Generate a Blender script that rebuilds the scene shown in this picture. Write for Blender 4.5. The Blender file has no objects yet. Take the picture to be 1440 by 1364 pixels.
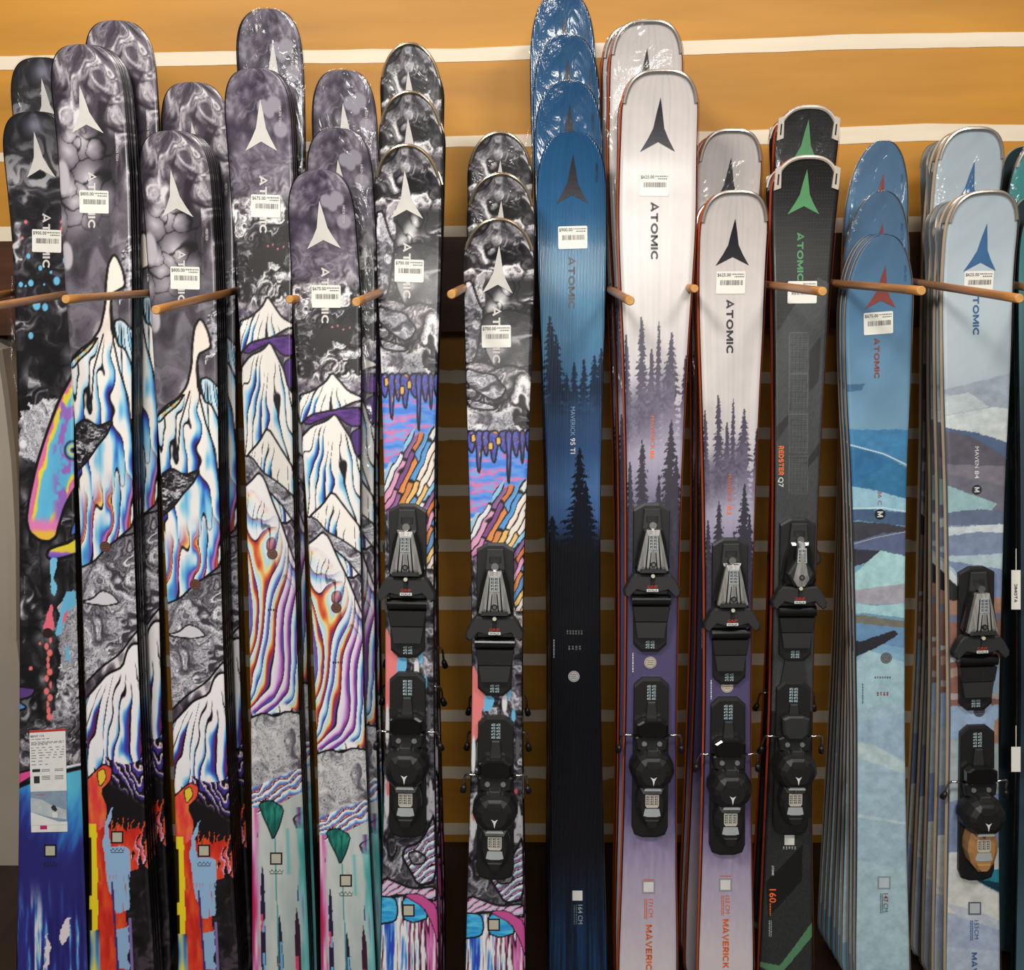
import bpy, bmesh, math, random
import numpy as np
from mathutils import Matrix, Vector

S = bpy.context.scene
COL = S.collection
# ------------------------------------------------------------------ camera
FPX = 1440.0
cam_d = bpy.data.cameras.new('camera'); cam = bpy.data.objects.new('camera', cam_d); COL.objects.link(cam)
cam_d.sensor_fit = 'HORIZONTAL'; cam_d.sensor_width = 36.0; cam_d.lens = 36.0 * FPX / 1440.0
cam_d.clip_start = 0.05; cam_d.clip_end = 50
CAM = Vector((0, 0, 1.46))
RC = Matrix.Rotation(math.radians(1.2), 3, 'Z') @ Matrix.Rotation(math.radians(90 - 13.4), 3, 'X') @ Matrix.Rotation(math.radians(-0.6), 3, 'Z')
cam.matrix_world = Matrix.Translation(CAM) @ RC.to_4x4()
S.camera = cam
# ------------------------------------------------------------------ world, lamps, exposure
S.view_settings.view_transform = 'Standard'; S.view_settings.look = 'None'
S.view_settings.gamma = 1.0; S.view_settings.use_curve_mapping = False
S.view_settings.exposure = -0.12
w = bpy.data.worlds.new('shop_ambience'); S.world = w; w.use_nodes = True
w.node_tree.nodes['Background'].inputs[0].default_value = (1.0, 0.96, 0.90, 1)
w.node_tree.nodes['Background'].inputs[1].default_value = 0.13

def area(name, loc, target, sx, sy, power, col):
    l = bpy.data.lights.new(name, 'AREA'); l.shape = 'RECTANGLE'; l.size = sx; l.size_y = sy
    l.energy = power; l.color = col
    o = bpy.data.objects.new(name, l); COL.objects.link(o); o.location = loc
    o.rotation_euler = (Vector(target) - Vector(loc)).to_track_quat('-Z', 'Y').to_euler()
    return o
area('ceiling_lamp', (-0.85, 0.45, 2.75), (-0.1, 2.0, 1.25), 0.5, 0.3, 37, (1, .95, .87))
area('ceiling_lamp', (1.0, 0.45, 2.75), (0.6, 2.0, 1.25), 0.5, 0.3, 21, (1, .95, .87))
area('ceiling_lamp', (0.1, -2.2, 2.50), (0.1, 1.9, 0.4), 1.6, 0.5, 72, (1, .97, .92))

# ------------------------------------------------------------------ helpers
def ray(u, v):
    return (RC @ Vector(((u - 720) / FPX, (682 - v) / FPX, -1))).normalized()
def at_y(u, v, y):
    d = ray(u, v); return CAM + d * ((y - CAM.y) / d.y)
def project(P):                      # P (N,3) -> picture rows/columns used to lay out the printed art
    M = np.array(RC.transposed()); q = (P - np.array(CAM)) @ M.T
    return 720 + FPX * q[:, 0] / -q[:, 2], 682 - FPX * q[:, 1] / -q[:, 2]

def srgb(c):
    c = np.asarray(c, float)
    return np.where(c <= .04045, c / 12.92, ((c + .055) / 1.055) ** 2.4)
def L3(r, g, b): return tuple(float(x) for x in srgb((r / 255, g / 255, b / 255))) + (1.0,)

MATS = {}
def mat(name, rgb=(128, 128, 128), rough=.5, metal=0., spec=.5, coat=0., noise=None, bump=None):
    if name in MATS: return MATS[name]
    m = bpy.data.materials.new(name); m.use_nodes = True; nt = m.node_tree; b = nt.nodes['Principled BSDF']
    b.inputs['Base Color'].default_value = L3(*rgb); b.inputs['Roughness'].default_value = rough
    b.inputs['Metallic'].default_value = metal; b.inputs['Specular IOR Level'].default_value = spec
    b.inputs['Coat Weight'].default_value = coat; b.inputs['Coat Roughness'].default_value = .12
    tc = nt.nodes.new('ShaderNodeTexCoord')
    n = nt.nodes.new('ShaderNodeTexNoise'); mp = nt.nodes.new('ShaderNodeMapping')
    nt.links.new(tc.outputs['Object'], mp.inputs[0]); nt.links.new(mp.outputs[0], n.inputs['Vector'])
    sc, amt = (noise or (40, .06))[:2]
    n.inputs['Scale'].default_value = sc; n.inputs['Detail'].default_value = 5
    if noise and len(noise) > 2: mp.inputs['Scale'].default_value = noise[2]
    mx = nt.nodes.new('ShaderNodeMixRGB'); mx.blend_type = 'MULTIPLY'; mx.inputs[0].default_value = 1
    rp = nt.nodes.new('ShaderNodeValToRGB'); rp.color_ramp.elements[0].position = .3; rp.color_ramp.elements[1].position = .7
    k = 1 - amt * 2; rp.color_ramp.elements[0].color = (k, k, k, 1); rp.color_ramp.elements[1].color = (1, 1, 1, 1)
    nt.links.new(n.outputs['Fac'], rp.inputs[0]); nt.links.new(rp.outputs[0], mx.inputs[2]); mx.inputs[1].default_value = L3(*rgb)
    nt.links.new(mx.outputs[0], b.inputs['Base Color'])
    if bump:
        bp = nt.nodes.new('ShaderNodeBump'); bp.inputs['Strength'].default_value = bump[0]; bp.inputs['Distance'].default_value = bump[1]
        nt.links.new(n.outputs['Fac'], bp.inputs['Height']); nt.links.new(bp.outputs[0], b.inputs['Normal'])
    MATS[name] = m; return m

def print_mat(name, rough=.3, coat=.4, ribs=None, weave=False):
    """printed top sheet: colour comes from the print laid on the mesh, plus a fine grain"""
    if name in MATS: return MATS[name]
    m = bpy.data.materials.new(name); m.use_nodes = True; nt = m.node_tree; b = nt.nodes['Principled BSDF']
    at = nt.nodes.new('ShaderNodeAttribute'); at.attribute_name = 'print'
    nt.links.new(at.outputs['Color'], b.inputs['Base Color'])
    b.inputs['Roughness'].default_value = rough; b.inputs['Coat Weight'].default_value = coat; b.inputs['Coat Roughness'].default_value = .15
    tc = nt.nodes.new('ShaderNodeTexCoord'); bp = nt.nodes.new('ShaderNodeBump')
    if ribs:
        wv = nt.nodes.new('ShaderNodeTexWave'); wv.bands_direction = 'X'; wv.inputs['Scale'].default_value = ribs
        wv.inputs['Distortion'].default_value = .6; wv.inputs['Detail'].default_value = 2
        nt.links.new(tc.outputs['Object'], wv.inputs['Vector']); h = wv.outputs['Fac']; bp.inputs['Distance'].default_value = .0007
        bp.inputs['Strength'].default_value = .8
    else:
        n = nt.nodes.new('ShaderNodeTexNoise'); n.inputs['Scale'].default_value = 420 if not weave else 800
        nt.links.new(tc.outputs['Object'], n.inputs['Vector']); h = n.outputs['Fac']; bp.inputs['Distance'].default_value = .0004 if not weave else .0005
        bp.inputs['Strength'].default_value = .25 if not weave else .5
    nt.links.new(h, bp.inputs['Height']); nt.links.new(bp.outputs[0], b.inputs['Normal'])
    if ribs: nt.links.new(bp.outputs[0], b.inputs['Coat Normal']); b.inputs['Coat Roughness'].default_value = .07
    MATS[name] = m; return m

def film_mat():
    if 'film' in MATS: return MATS['film']
    m = bpy.data.materials.new('clear_shrink_film'); m.use_nodes = True; nt = m.node_tree
    for n in list(nt.nodes): nt.nodes.remove(n)
    out = nt.nodes.new('ShaderNodeOutputMaterial'); mx = nt.nodes.new('ShaderNodeMixShader')
    tr = nt.nodes.new('ShaderNodeBsdfTransparent'); gl = nt.nodes.new('ShaderNodeBsdfGlossy'); gl.inputs['Roughness'].default_value = .16
    tr.inputs[0].default_value = (.99, .99, .99, 1)
    fr = nt.nodes.new('ShaderNodeValue'); fr.outputs[0].default_value = .075
    tc = nt.nodes.new('ShaderNodeTexCoord'); mp = nt.nodes.new('ShaderNodeMapping'); mp.inputs['Scale'].default_value = (13, 13, 5)
    mp.inputs['Rotation'].default_value = (0, .5, 0)
    n = nt.nodes.new('ShaderNodeTexNoise'); n.inputs['Scale'].default_value = 1.4; n.inputs['Detail'].default_value = 4; n.inputs['Distortion'].default_value = 1.5
    bp = nt.nodes.new('ShaderNodeBump'); bp.inputs['Strength'].default_value = .9; bp.inputs['Distance'].default_value = .012
    nt.links.new(tc.outputs['Object'], mp.inputs[0]); nt.links.new(mp.outputs[0], n.inputs['Vector']); nt.links.new(n.outputs['Fac'], bp.inputs['Height'])
    nt.links.new(bp.outputs[0], gl.inputs['Normal'])
    nt.links.new(fr.outputs[0], mx.inputs[0]); nt.links.new(tr.outputs[0], mx.inputs[1]); nt.links.new(gl.outputs[0], mx.inputs[2]); nt.links.new(mx.outputs[0], out.inputs[0])
    MATS['film'] = m; return m

def link(name, me, material, parent=None, loc=None):
    o = bpy.data.objects.new(name, me); COL.objects.link(o)
    if material and not me.materials: me.materials.append(material)
    if parent: o.parent = parent
    if loc: o.location = loc
    return o
def mesh(name, verts, faces, smooth=False):
    me = bpy.data.meshes.new(name); me.from_pydata([tuple(v) for v in verts], [], faces); me.update()
    if smooth: me.polygons.foreach_set('use_smooth', [True] * len(me.polygons))
    return me
def bm_mesh(name, bm, smooth=False):
    bmesh.ops.recalc_face_normals(bm, faces=bm.faces)
    me = bpy.data.meshes.new(name); bm.to_mesh(me); bm.free()
    if smooth: me.polygons.foreach_set('use_smooth', [True] * len(me.polygons))
    return me
def tag(o, label, cat, group=None, kind=None):
    o['label'] = label
    if cat: o['category'] = cat
    if group: o['group'] = group
    if kind: o['kind'] = kind
    return o
def loft(bm, rings, cap=True):
    """rings: lists of 3d points with equal count"""
    R = [[bm.verts.new(p) for p in r] for r in rings]
    n = len(R[0])
    for a, b in zip(R, R[1:]):
        for i in range(n): bm.faces.new((a[i], a[(i + 1) % n], b[(i + 1) % n], b[i]))
    if cap: bm.faces.new(R[0][::-1]); bm.faces.new(R[-1])
def box(bm, x0, x1, y0, y1, z0, z1):
    loft(bm, [[(x0, y, z0), (x1, y, z0), (x1, y, z1), (x0, y, z1)] for y in (y0, y1)])
def tube(bm, pts, r, n=8, cap=True):
    pts = [Vector(p) for p in pts]; rings = []
    for i, p in enumerate(pts):
        t = (pts[min(i + 1, len(pts) - 1)] - pts[max(i - 1, 0)]).normalized()
        a = t.orthogonal().normalized() if i == 0 else (prev - t * prev.dot(t)).normalized()
        prev = a; b = t.cross(a)
        rr = r[i] if isinstance(r, (list, tuple)) else r
        rings.append([p + (a * math.cos(k * 2 * math.pi / n) + b * math.sin(k * 2 * math.pi / n)) * rr for k in range(n)])
    loft(bm, rings, cap)

def arc(cx, cy, rx, ry, a0, a1, n=14): return [(cx + rx * math.cos(math.radians(a0 + (a1 - a0) * i / n)), cy + ry * math.sin(math.radians(a0 + (a1 - a0) * i / n))) for i in range(n + 1)]
STROKE = {'A': (1.0, [[(.1, 0), (.5, 1.02), (.9, 0)], [(.24, .27), (.76, .27)]]), 'T': (.9, [[(0, .9), (.9, .9)], [(.45, .9), (.45, 0)]]), 'O': (1.1, [arc(.55, .5, .44, .4, 0, 360, 24)]),
          'M': (1.12, [[(.1, 0), (.1, 1)], [(.12, .93), (.56, .2), (1.0, .93)], [(1.02, 1), (1.02, 0)]]), 'I': (.2, [[(.1, 0), (.1, 1)]]), 'C': (1.0, [arc(.53, .5, .43, .4, 42, 318, 20)]), 'V': (.96, [[(.08, 1), (.48, 0), (.88, 1)]]),
          'E': (.78, [[(.1, 0), (.1, 1)], [(.1, .9), (.76, .9)], [(.1, .5), (.7, .5)], [(.1, .1), (.76, .1)]]), 'R': (.85, [[(.1, 0), (.1, 1)], [(.1, .9), (.48, .9)] + arc(.48, .67, .24, .23, 90, -90, 10) + [(.1, .44)], [(.42, .42), (.74, 0)]]),
          'K': (.88, [[(.1, 0), (.1, 1)], [(.76, 1), (.18, .42)], [(.34, .56), (.78, 0)]]), 'D': (.95, [[(.1, 0), (.1, 1)], [(.1, .9), (.42, .9)] + arc(.42, .5, .42, .4, 90, -90, 12) + [(.1, .1)]]),
          'S': (.84, [arc(.42, .70, .30, .2, 25, 250, 10) + arc(.42, .3, .31, .2, 70, -155, 10)]), 'N': (.98, [[(.1, 0), (.1, 1)], [(.12, .95), (.86, .05)], [(.88, 1), (.88, 0)]]), ' ': (.4, [])}
def stroke_text(s, t=.235, gap=.15):
    V, F, x0 = [], [], 0.0
    for ch in s:
        w_, lines = STROKE[ch]
        for P in lines:
            P = [Vector(p) for p in P]; n = len(P); b = len(V); closed = (P[0] - P[-1]).length < 1e-4
            for i, p in enumerate(P):
                d0 = (p - P[i - 1]).normalized() if i else ((P[-1] - P[-2]).normalized() if closed else None); d1 = (P[i + 1] - p).normalized() if i < n - 1 else ((P[1] - P[0]).normalized() if closed else None)
                d = d0 or d1
                if d0 and d1: d = (d0 + d1).normalized()
                k = 1 / max(d.dot(d1 or d0), .62); nn = Vector((-d.y, d.x)) * t / 2 * k
                V += [(x0 + p.x + nn.x, p.y + nn.y), (x0 + p.x - nn.x, p.y - nn.y)]
            for i in range(n - 1): F.append((b + 2 * i, b + 2 * i + 1, b + 2 * i + 3, b + 2 * i + 2))
        x0 += w_ + gap
    return np.array(V), F
TXT = {}
def text2d(s, bold=0.0):
    """flat letter outlines from the built-in font -> (verts Nx2 scaled to unit box, faces, aspect)"""
    k = (s, bold)
    if k in TXT: return TXT[k]
    if bold >= .02 and all(ch in STROKE for ch in s):
        v, f = stroke_text(s); lo, hi = v.min(0), v.max(0); TXT[k] = ((v - lo) / (hi - lo), f, (hi - lo)[0] / (hi - lo)[1]); return TXT[k]
    bold = min(bold, .012)
    c = bpy.data.curves.new('t', 'FONT'); c.body = s; c.size = 1; c.offset = bold; c.resolution_u = 3; c.space_character = 1.0 + bold * 2
    o = bpy.data.objects.new('t', c); COL.objects.link(o)
    dg = bpy.context.evaluated_depsgraph_get(); me = o.evaluated_get(dg).to_mesh()
    v = np.array([x.co[:2] for x in me.vertices]); f = [tuple(p.vertices) for p in me.polygons]
    o.evaluated_get(dg).to_mesh_clear(); bpy.data.objects.remove(o); bpy.data.curves.remove(c)
    lo, hi = v.min(0), v.max(0); v = (v - lo) / (hi - lo)
    TXT[k] = (v, f, (hi - lo)[0] / (hi - lo)[1]); return TXT[k]
# ------------------------------------------------------------------ the prints of the top sheets (procedural 2-D drawing)
RNG = np.random.default_rng(5)
TAB = RNG.random((256, 256))
def vn(x, y, s=0):
    x = x + 17.3 * s; y = y + 31.7 * s
    i = np.floor(x).astype(int); j = np.floor(y).astype(int); fx = x - i; fy = y - j
    fx = fx * fx * (3 - 2 * fx); fy = fy * fy * (3 - 2 * fy)
    g = lambda a, b: TAB[a & 255, b & 255]
    return (g(i, j) * (1 - fx) + g(i + 1, j) * fx) * (1 - fy) + (g(i, j + 1) * (1 - fx) + g(i + 1, j + 1) * fx) * fy
def fbm(x, y, s=0, o=3):
    r = 0; a = .5; t = 0
    for k in range(o): r = r + a * vn(x, y, s + k * 3); t += a; x = x * 2.03; y = y * 2.03; a *= .5
    return r / t
def sm(a, b, x):
    t = np.clip((x - a) / (b - a), 0, 1); return t * t * (3 - 2 * t)
def ramp(t, stops):
    p = [q[0] for q in stops]
    return np.stack([np.interp(t, p, [q[1][c] / 255 for q in stops]) for c in range(3)], -1)

class Art:
    W = 45.0
    def __init__(s, a, Y, ref):
        s.X = a * s.W; s.Y = Y; s.ref = ref; s.img = np.zeros((len(a), 3)) + .5
    def cv(s, pts):
        r = s.ref; o = []
        for x, y in pts:
            l = np.interp(y, r[0], r[1]); h = np.interp(y, r[0], r[2]); o.append(((x - (l + h) / 2) / ((h - l) / 2) * s.W, y))
        return o
    def put(s, m, c):
        m = np.clip(np.asarray(m, float), 0, 1)[:, None]
        if not isinstance(c, np.ndarray): c = np.array(c) / 255.
        s.img = s.img + (c - s.img) * m
    def inpoly(s, P, wob=0, sc=9, seed=0):
        X, Y = s.X, s.Y
        if wob: X = X + (fbm(X / sc, Y / sc, seed, 3) - .5) * wob * 2; Y = Y + (fbm(X / sc, Y / sc, seed + 9, 3) - .5) * wob * 2
        r = np.zeros(len(X), bool)
        for (x1, y1), (x2, y2) in zip(P, P[1:] + P[:1]):
            if y1 == y2: continue
            c = ((y1 > Y) != (y2 > Y)) & (X < (x2 - x1) * (Y - y1) / (y2 - y1) + x1); r ^= c
        return r
    def dist(s, P, closed=False):
        d = np.full(len(s.X), 1e9)
        seg = list(zip(P, P[1:])) + ([(P[-1], P[0])] if closed else [])
        for (x1, y1), (x2, y2) in seg:
            dx, dy = x2 - x1, y2 - y1; l = dx * dx + dy * dy + 1e-9
            t = np.clip(((s.X - x1) * dx + (s.Y - y1) * dy) / l, 0, 1)
            d = np.minimum(d, (s.X - x1 - t * dx) ** 2 + (s.Y - y1 - t * dy) ** 2)
        return np.sqrt(d)
    def line(s, P, w=1.3, c=(18, 14, 16), closed=False): s.put(1 - sm(w * .6, w * 1.3, s.dist(P, closed)), c)
    def shape(s, P, c, lw=1.5, wob=0, lc=(16, 13, 15)):
        P = [q for (x1, y1), (x2, y2) in zip(P, P[1:] + P[:1]) for q in ((x1 * .82 + x2 * .18, y1 * .82 + y2 * .18), (x1 * .18 + x2 * .82, y1 * .18 + y2 * .82))]
        m = s.inpoly(P, wob); s.put(m, c)
        if lw: s.line(P, lw, lc, True)
        return m
    def dot(s, p, r, c, ry=None):
        d = np.hypot((s.X - p[0]) / r, (s.Y - p[1]) / (ry or r)); s.put(1 - sm(.8, 1.15, d), c)
    def marble(s, sc, seed, stops, warp=1.6, veins=.5, vk=9, stretch=1.0):
        x = s.X / sc; y = s.Y / sc / stretch
        wx = fbm(x, y, seed, 2) - .5; wy = fbm(x + 5.2, y + 1.3, seed + 7, 2) - .5
        wx2 = fbm(x + warp * 2 * wx, y + warp * 2 * wy, seed + 11, 2) - .5
        n = fbm(x + warp * 2.2 * wx2, y + warp * 2.2 * wy, seed + 20, 3) + .10 * (fbm(x * 5 + 9 * wx2, y * 5 + 9 * wy, seed + 30, 2) - .5)
        n = np.clip((n - .5) * 2.1 + .5, 0, 1)
        c = ramp(n, stops)
        if veins:
            f = np.abs(((n * vk) % 1) - .5) * 2
            c = c * (1 - veins * (1 - sm(0, .22, f)))[:, None]
        return c
    def cells(s, n, seed, y0, y1, rmin=.6):
        r = np.random.default_rng(seed); P = np.stack([r.uniform(-48, 48, n), r.uniform(y0, y1, n)], -1); Rr = r.uniform(rmin, 1.25, n)
        wx = s.X + (fbm(s.X / 14, s.Y / 14, seed) - .5) * 9; wy = s.Y + (fbm(s.X / 14, s.Y / 14, seed + 3) - .5) * 9
        d = np.hypot(wx[:, None] - P[:, 0], (wy[:, None] - P[:, 1]) * .62) / Rr
        i = d.argmin(1); f1 = d[np.arange(len(d)), i]; d[np.arange(len(d)), i] = 1e9; f2 = d.min(1)
        return f1, f2, i
    def fan(s, ax, ay, k, seed, pal, spread=.62, y_soft=16, curve=0.0, warp=.9):
        dy = np.maximum(s.Y - ay, 0) + y_soft; dx = s.X - ax - curve * (s.Y - ay)
        th = dx / dy ** spread * k / 4
        ph = th + warp * (fbm(s.X / 24, s.Y / 50, seed, 2) - .5) * 2.2
        c = np.floor(ph).astype(int); f = ph - c; rnd = TAB[(c * 7 + seed * 13) & 255, (seed * 5) & 255]; rnd2 = TAB[(c * 11 + seed) & 255, 77]
        start = ay + 10 + rnd * 70; act = sm(0, 45, s.Y - start)
        depth = np.clip(f * 1.25 - .15 + .5 * (fbm(s.X / 8, s.Y / 60, seed + 4, 2) - .5), 0, 1) * act
        mod = .5 + .5 * np.sin((s.Y - ay) / (28 + 22 * rnd2) + rnd * 9)
        depth = depth * (.35 + .65 * mod)
        img = ramp(depth, pal)
        ln = (1 - sm(.7, 1.5, np.minimum(f, 1 - f) * 4 * dy ** spread / k)) * sm(0, 12, s.Y - start)
        return img * (1 - ln)[:, None] + np.array((20, 15, 22)) / 255 * ln[:, None]
    def tree(s, x, y0, y1, w, c, seed=0, dens=1.0, fade=None):
        h = y1 - y0; t = (s.Y - y0) / h
        saw = ((s.Y + 5 * fbm(s.X / 5, s.Y / 8, seed, 3)) % 9) / 9
        wid = w * np.clip(t, 0, 1) ** .8 * (.45 + .75 * saw) * (.55 + .9 * vn(s.Y / 7, s.X * 0 + np.sign(s.X - x) * 3, seed)) + 1.0
        m = (np.abs(s.X - x) < wid) & (t > 0) & (t < 1.02)
        m = m & ((fbm(s.X / 3.4, s.Y / 2.6, seed + 2, 3) > .38 - .25 * dens * (1 - np.abs(s.X - x) / (wid + .1))))
        m = m.astype(float)
        if fade: m = m * (1 - sm(fade[0], fade[1], s.Y))
        s.put(m, c)

ICE = [(0, (246, 240, 234)), (.28, (236, 236, 238)), (.45, (140, 205, 235)), (.62, (70, 150, 220)), (.8, (50, 60, 170)), (1, (72, 38, 120))]
FIRE = [(0, (244, 238, 240)), (.2, (170, 215, 240)), (.36, (70, 160, 220)), (.5, (90, 70, 170)), (.64, (190, 130, 200)), (.76, (150, 40, 50)), (.88, (225, 110, 40)), (1, (245, 200, 90))]
GREY = [(0, (26, 24, 28)), (.35, (62, 58, 66)), (.6, (112, 107, 116)), (.8, (168, 164, 172)), (1, (226, 222, 226))]
DARK = [(0, (16, 15, 18)), (.4, (38, 36, 42)), (.65, (72, 69, 76)), (.85, (135, 132, 140)), (1, (200, 198, 204))]
PALE = [(0, (60, 57, 66)), (.3, (125, 122, 132)), (.55, (172, 170, 180)), (.8, (204, 203, 212)), (1, (232, 231, 236))]
BW = [(0, (20, 19, 22)), (.3, (44, 42, 46)), (.5, (92, 87, 94)), (.68, (150, 146, 152)), (.82, (205, 202, 206)), (1, (244, 242, 244))]
K = (18, 14, 17)

def art_creature(s):
    X, Y = s.X, s.Y
    s.img = s.marble(30, 3, DARK, 1.5, .35, 6)
    f1, f2, i = s.cells(60, 4, 380, 1020); b = sm(430, 500, Y) * (1 - sm(960, 1030, Y))
    shade = ramp(np.clip(1 - f1 / 13, 0, 1), [(0, (14, 13, 16)), (.5, (62, 60, 66)), (1, (128, 125, 132))])
    s.put(b * .75 * (vn(X / 20, Y / 40, 3) > .35), shade * (1 - .8 * (1 - sm(.0, 1.6, f2 - f1)))[:, None])
    s.put((1 - sm(160, 300, Y)) * .75, (26, 25, 29))
    g = np.exp(-(np.hypot(X + 0, Y - 176) / 14) ** 2); s.put(g * .8, (150, 148, 170))
    wht = s.marble(26, 8, PALE, 2.2, .5, 10)
    s.put(s.inpoly(s.cv([(28, 580), (66, 560), (84, 562), (60, 640), (50, 650), (28, 645)]), 8), wht)
    s.put(s.inpoly(s.cv([(84, 850), (110, 830), (112, 1020), (70, 1020), (82, 960)]), 8), s.marble(20, 9, PALE, 2.4, .6, 8))
    s.put(sm(1000, 1030, Y) * (1 - sm(1080, 1090, Y)) * .8, s.marble(16, 12, GREY, 2.4, .6, 9))
    for x, y, r in [(40, 360, 3), (57, 377, 3), (30, 400, 3.2), (44, 398, 4), (80, 395, 5), (52, 429, 6), (64, 432, 4.5), (44, 472, 4), (92, 366, 4), (72, 383, 2), (37, 402, 1.5), (63, 400, 1.6)]:
        s.dot(s.cv([(x, y)])[0], r, (110, 190, 228), r * 1.25)
    for x, y, r in [(36, 312, 2.5), (31, 335, 2), (88, 322, 4), (86, 312, 2)]: s.dot(s.cv([(x, y)])[0], r, (225, 120, 130))
    body = s.cv([(116, 505), (98, 535), (84, 562), (66, 610), (52, 655), (42, 700), (38, 730), (42, 748), (56, 760), (70, 762), (80, 755), (83, 742), (92, 712), (104, 690), (116, 672)])
    d = s.dist(body, True); wv = (fbm(X / 16, Y / 26, 31, 4) - .5) * 16
    c = ramp(np.clip((d + wv) / 26, 0, 1), [(0, (228, 120, 180)), (.22, (232, 110, 170)), (.30, (240, 220, 60)), (.46, (236, 222, 70)), (.56, (105, 195, 232)), (1, (96, 186, 230))])
    pu = sm(.52, .62, fbm(X / 15 + 3, Y / 24, 44, 4)) * sm(6, 20, X); c = c * (1 - pu[:, None]) + np.array((158, 110, 200)) / 255 * pu[:, None]
    low = sm(722, 738, Y + wv * .4)[:, None]; c = c * (1 - low) + np.array((232, 130, 190)) / 255 * low
    low = sm(742, 750, Y + wv * .3)[:, None]; c = c * (1 - low) + np.array((240, 190, 70)) / 255 * low
    s.shape(body, c, 2.4)
    e = s.cv([(103, 633)])[0]
    for r, cc in [(14, K), (11.5, (110, 190, 225)), (8, (235, 220, 90)), (5.5, (120, 190, 215)), (3.5, K)]: s.dot(e, r, cc)
    tng = s.cv([(116, 745), (100, 762), (80, 768), (70, 772), (66, 782), (74, 788), (92, 784), (116, 776)])
    s.shape(tng, ramp(sm(770, 784, Y + wv * .3), [(0, (240, 225, 60)), (.4, (235, 200, 90)), (.6, (160, 110, 205)), (1, (120, 90, 200))]), 2.4)
    s.shape(s.cv([(104, 690), (116, 676), (116, 745), (98, 756), (108, 722)]), ramp(sm(690, 750, Y), [(0, (60, 100, 200)), (.5, (110, 190, 225)), (1, (70, 110, 210))]), 1.8)
    s.shape(s.cv([(70, 786), (82, 784), (80, 802), (76, 812), (82, 825), (78, 840), (72, 832), (73, 812)]), (120, 196, 232), 0, 1)
    s.shape(s.cv([(73, 845), (76, 870), (78, 885), (64, 890), (62, 880)]), (236, 110, 130), 0, 2)
    s.shape(s.cv([(92, 835), (108, 828), (108, 850), (98, 858), (88, 890), (78, 894), (84, 868)]), (110, 190, 228), 0, 3)
    s.shape(s.cv([(90, 865), (98, 855), (94, 872), (88, 880)]), (236, 110, 130), 0, 1)
    s.shape(s.cv([(92, 910), (98, 908), (100, 930), (93, 928)]), (110, 190, 228), 0, 1)
    for y in range(900, 1012, 9): s.dot(s.cv([(69 + 3 * math.sin(y), y)])[0], 3.2 + 1.3 * math.sin(y * 3), (240, 120, 118), 5)
    for x, y, r in [(44, 940, 3), (57, 905, 2)]: s.dot(s.cv([(x, y)])[0], r, (240, 120, 118))
    s.shape(s.cv([(24, 965), (52, 968), (45, 980), (24, 985)]), (92, 62, 130), 1.6)
    s.shape(s.cv([(24, 985), (40, 995), (24, 1000)]), (90, 150, 215), 1.4)
    # lower sweep of paint
    m = s.Y > 1082 - X * .12; n = fbm(X / 14 + Y / 60, Y / 60, 50, 4)
    sw = np.hypot((X - 22), (Y - 1110) * .8) / 70 + .5 * (n - .5)
    c = ramp(np.clip((Y - 1085) / 110 + (n - .5) * .9 + .004 * -X, 0, 1), [(0, (95, 190, 225)), (.3, (70, 165, 220)), (.55, (56, 120, 200)), (.8, (48, 56, 140)), (1, (46, 44, 120))])
    st = fbm(X / 4.5, Y / 75, 52, 4); v = sm(1230, 1300, Y)
    c2 = ramp(np.clip((st - .5) * 2.4 + .45 - X / 160, 0, 1), [(0, (40, 38, 110)), (.55, (52, 54, 140)), (.75, (70, 110, 200)), (.86, (110, 185, 225)), (1, (235, 225, 230))])
    c = c * (1 - v[:, None]) + c2 * v[:, None]
    s.put(m, c)
    s.line(s.cv([(22, 1108), (60, 1092), (120, 1078)]), 3); s.line(s.cv([(22, 1101), (60, 1086), (120, 1073)]), 1.6, (238, 235, 240))
    s.shape(s.cv([(22, 1088), (46, 1082), (46, 1092), (22, 1106)]), (225, 80, 150), 1.4)
    s.shape(s.cv([(94, 1290), (100, 1290), (92, 1325), (84, 1332), (82, 1310)]), (232, 222, 228), 0, 4)
    s.shape(s.cv([(64, 1310), (70, 1330), (66, 1364), (60, 1364)]), (232, 222, 228), 0, 4)

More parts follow.
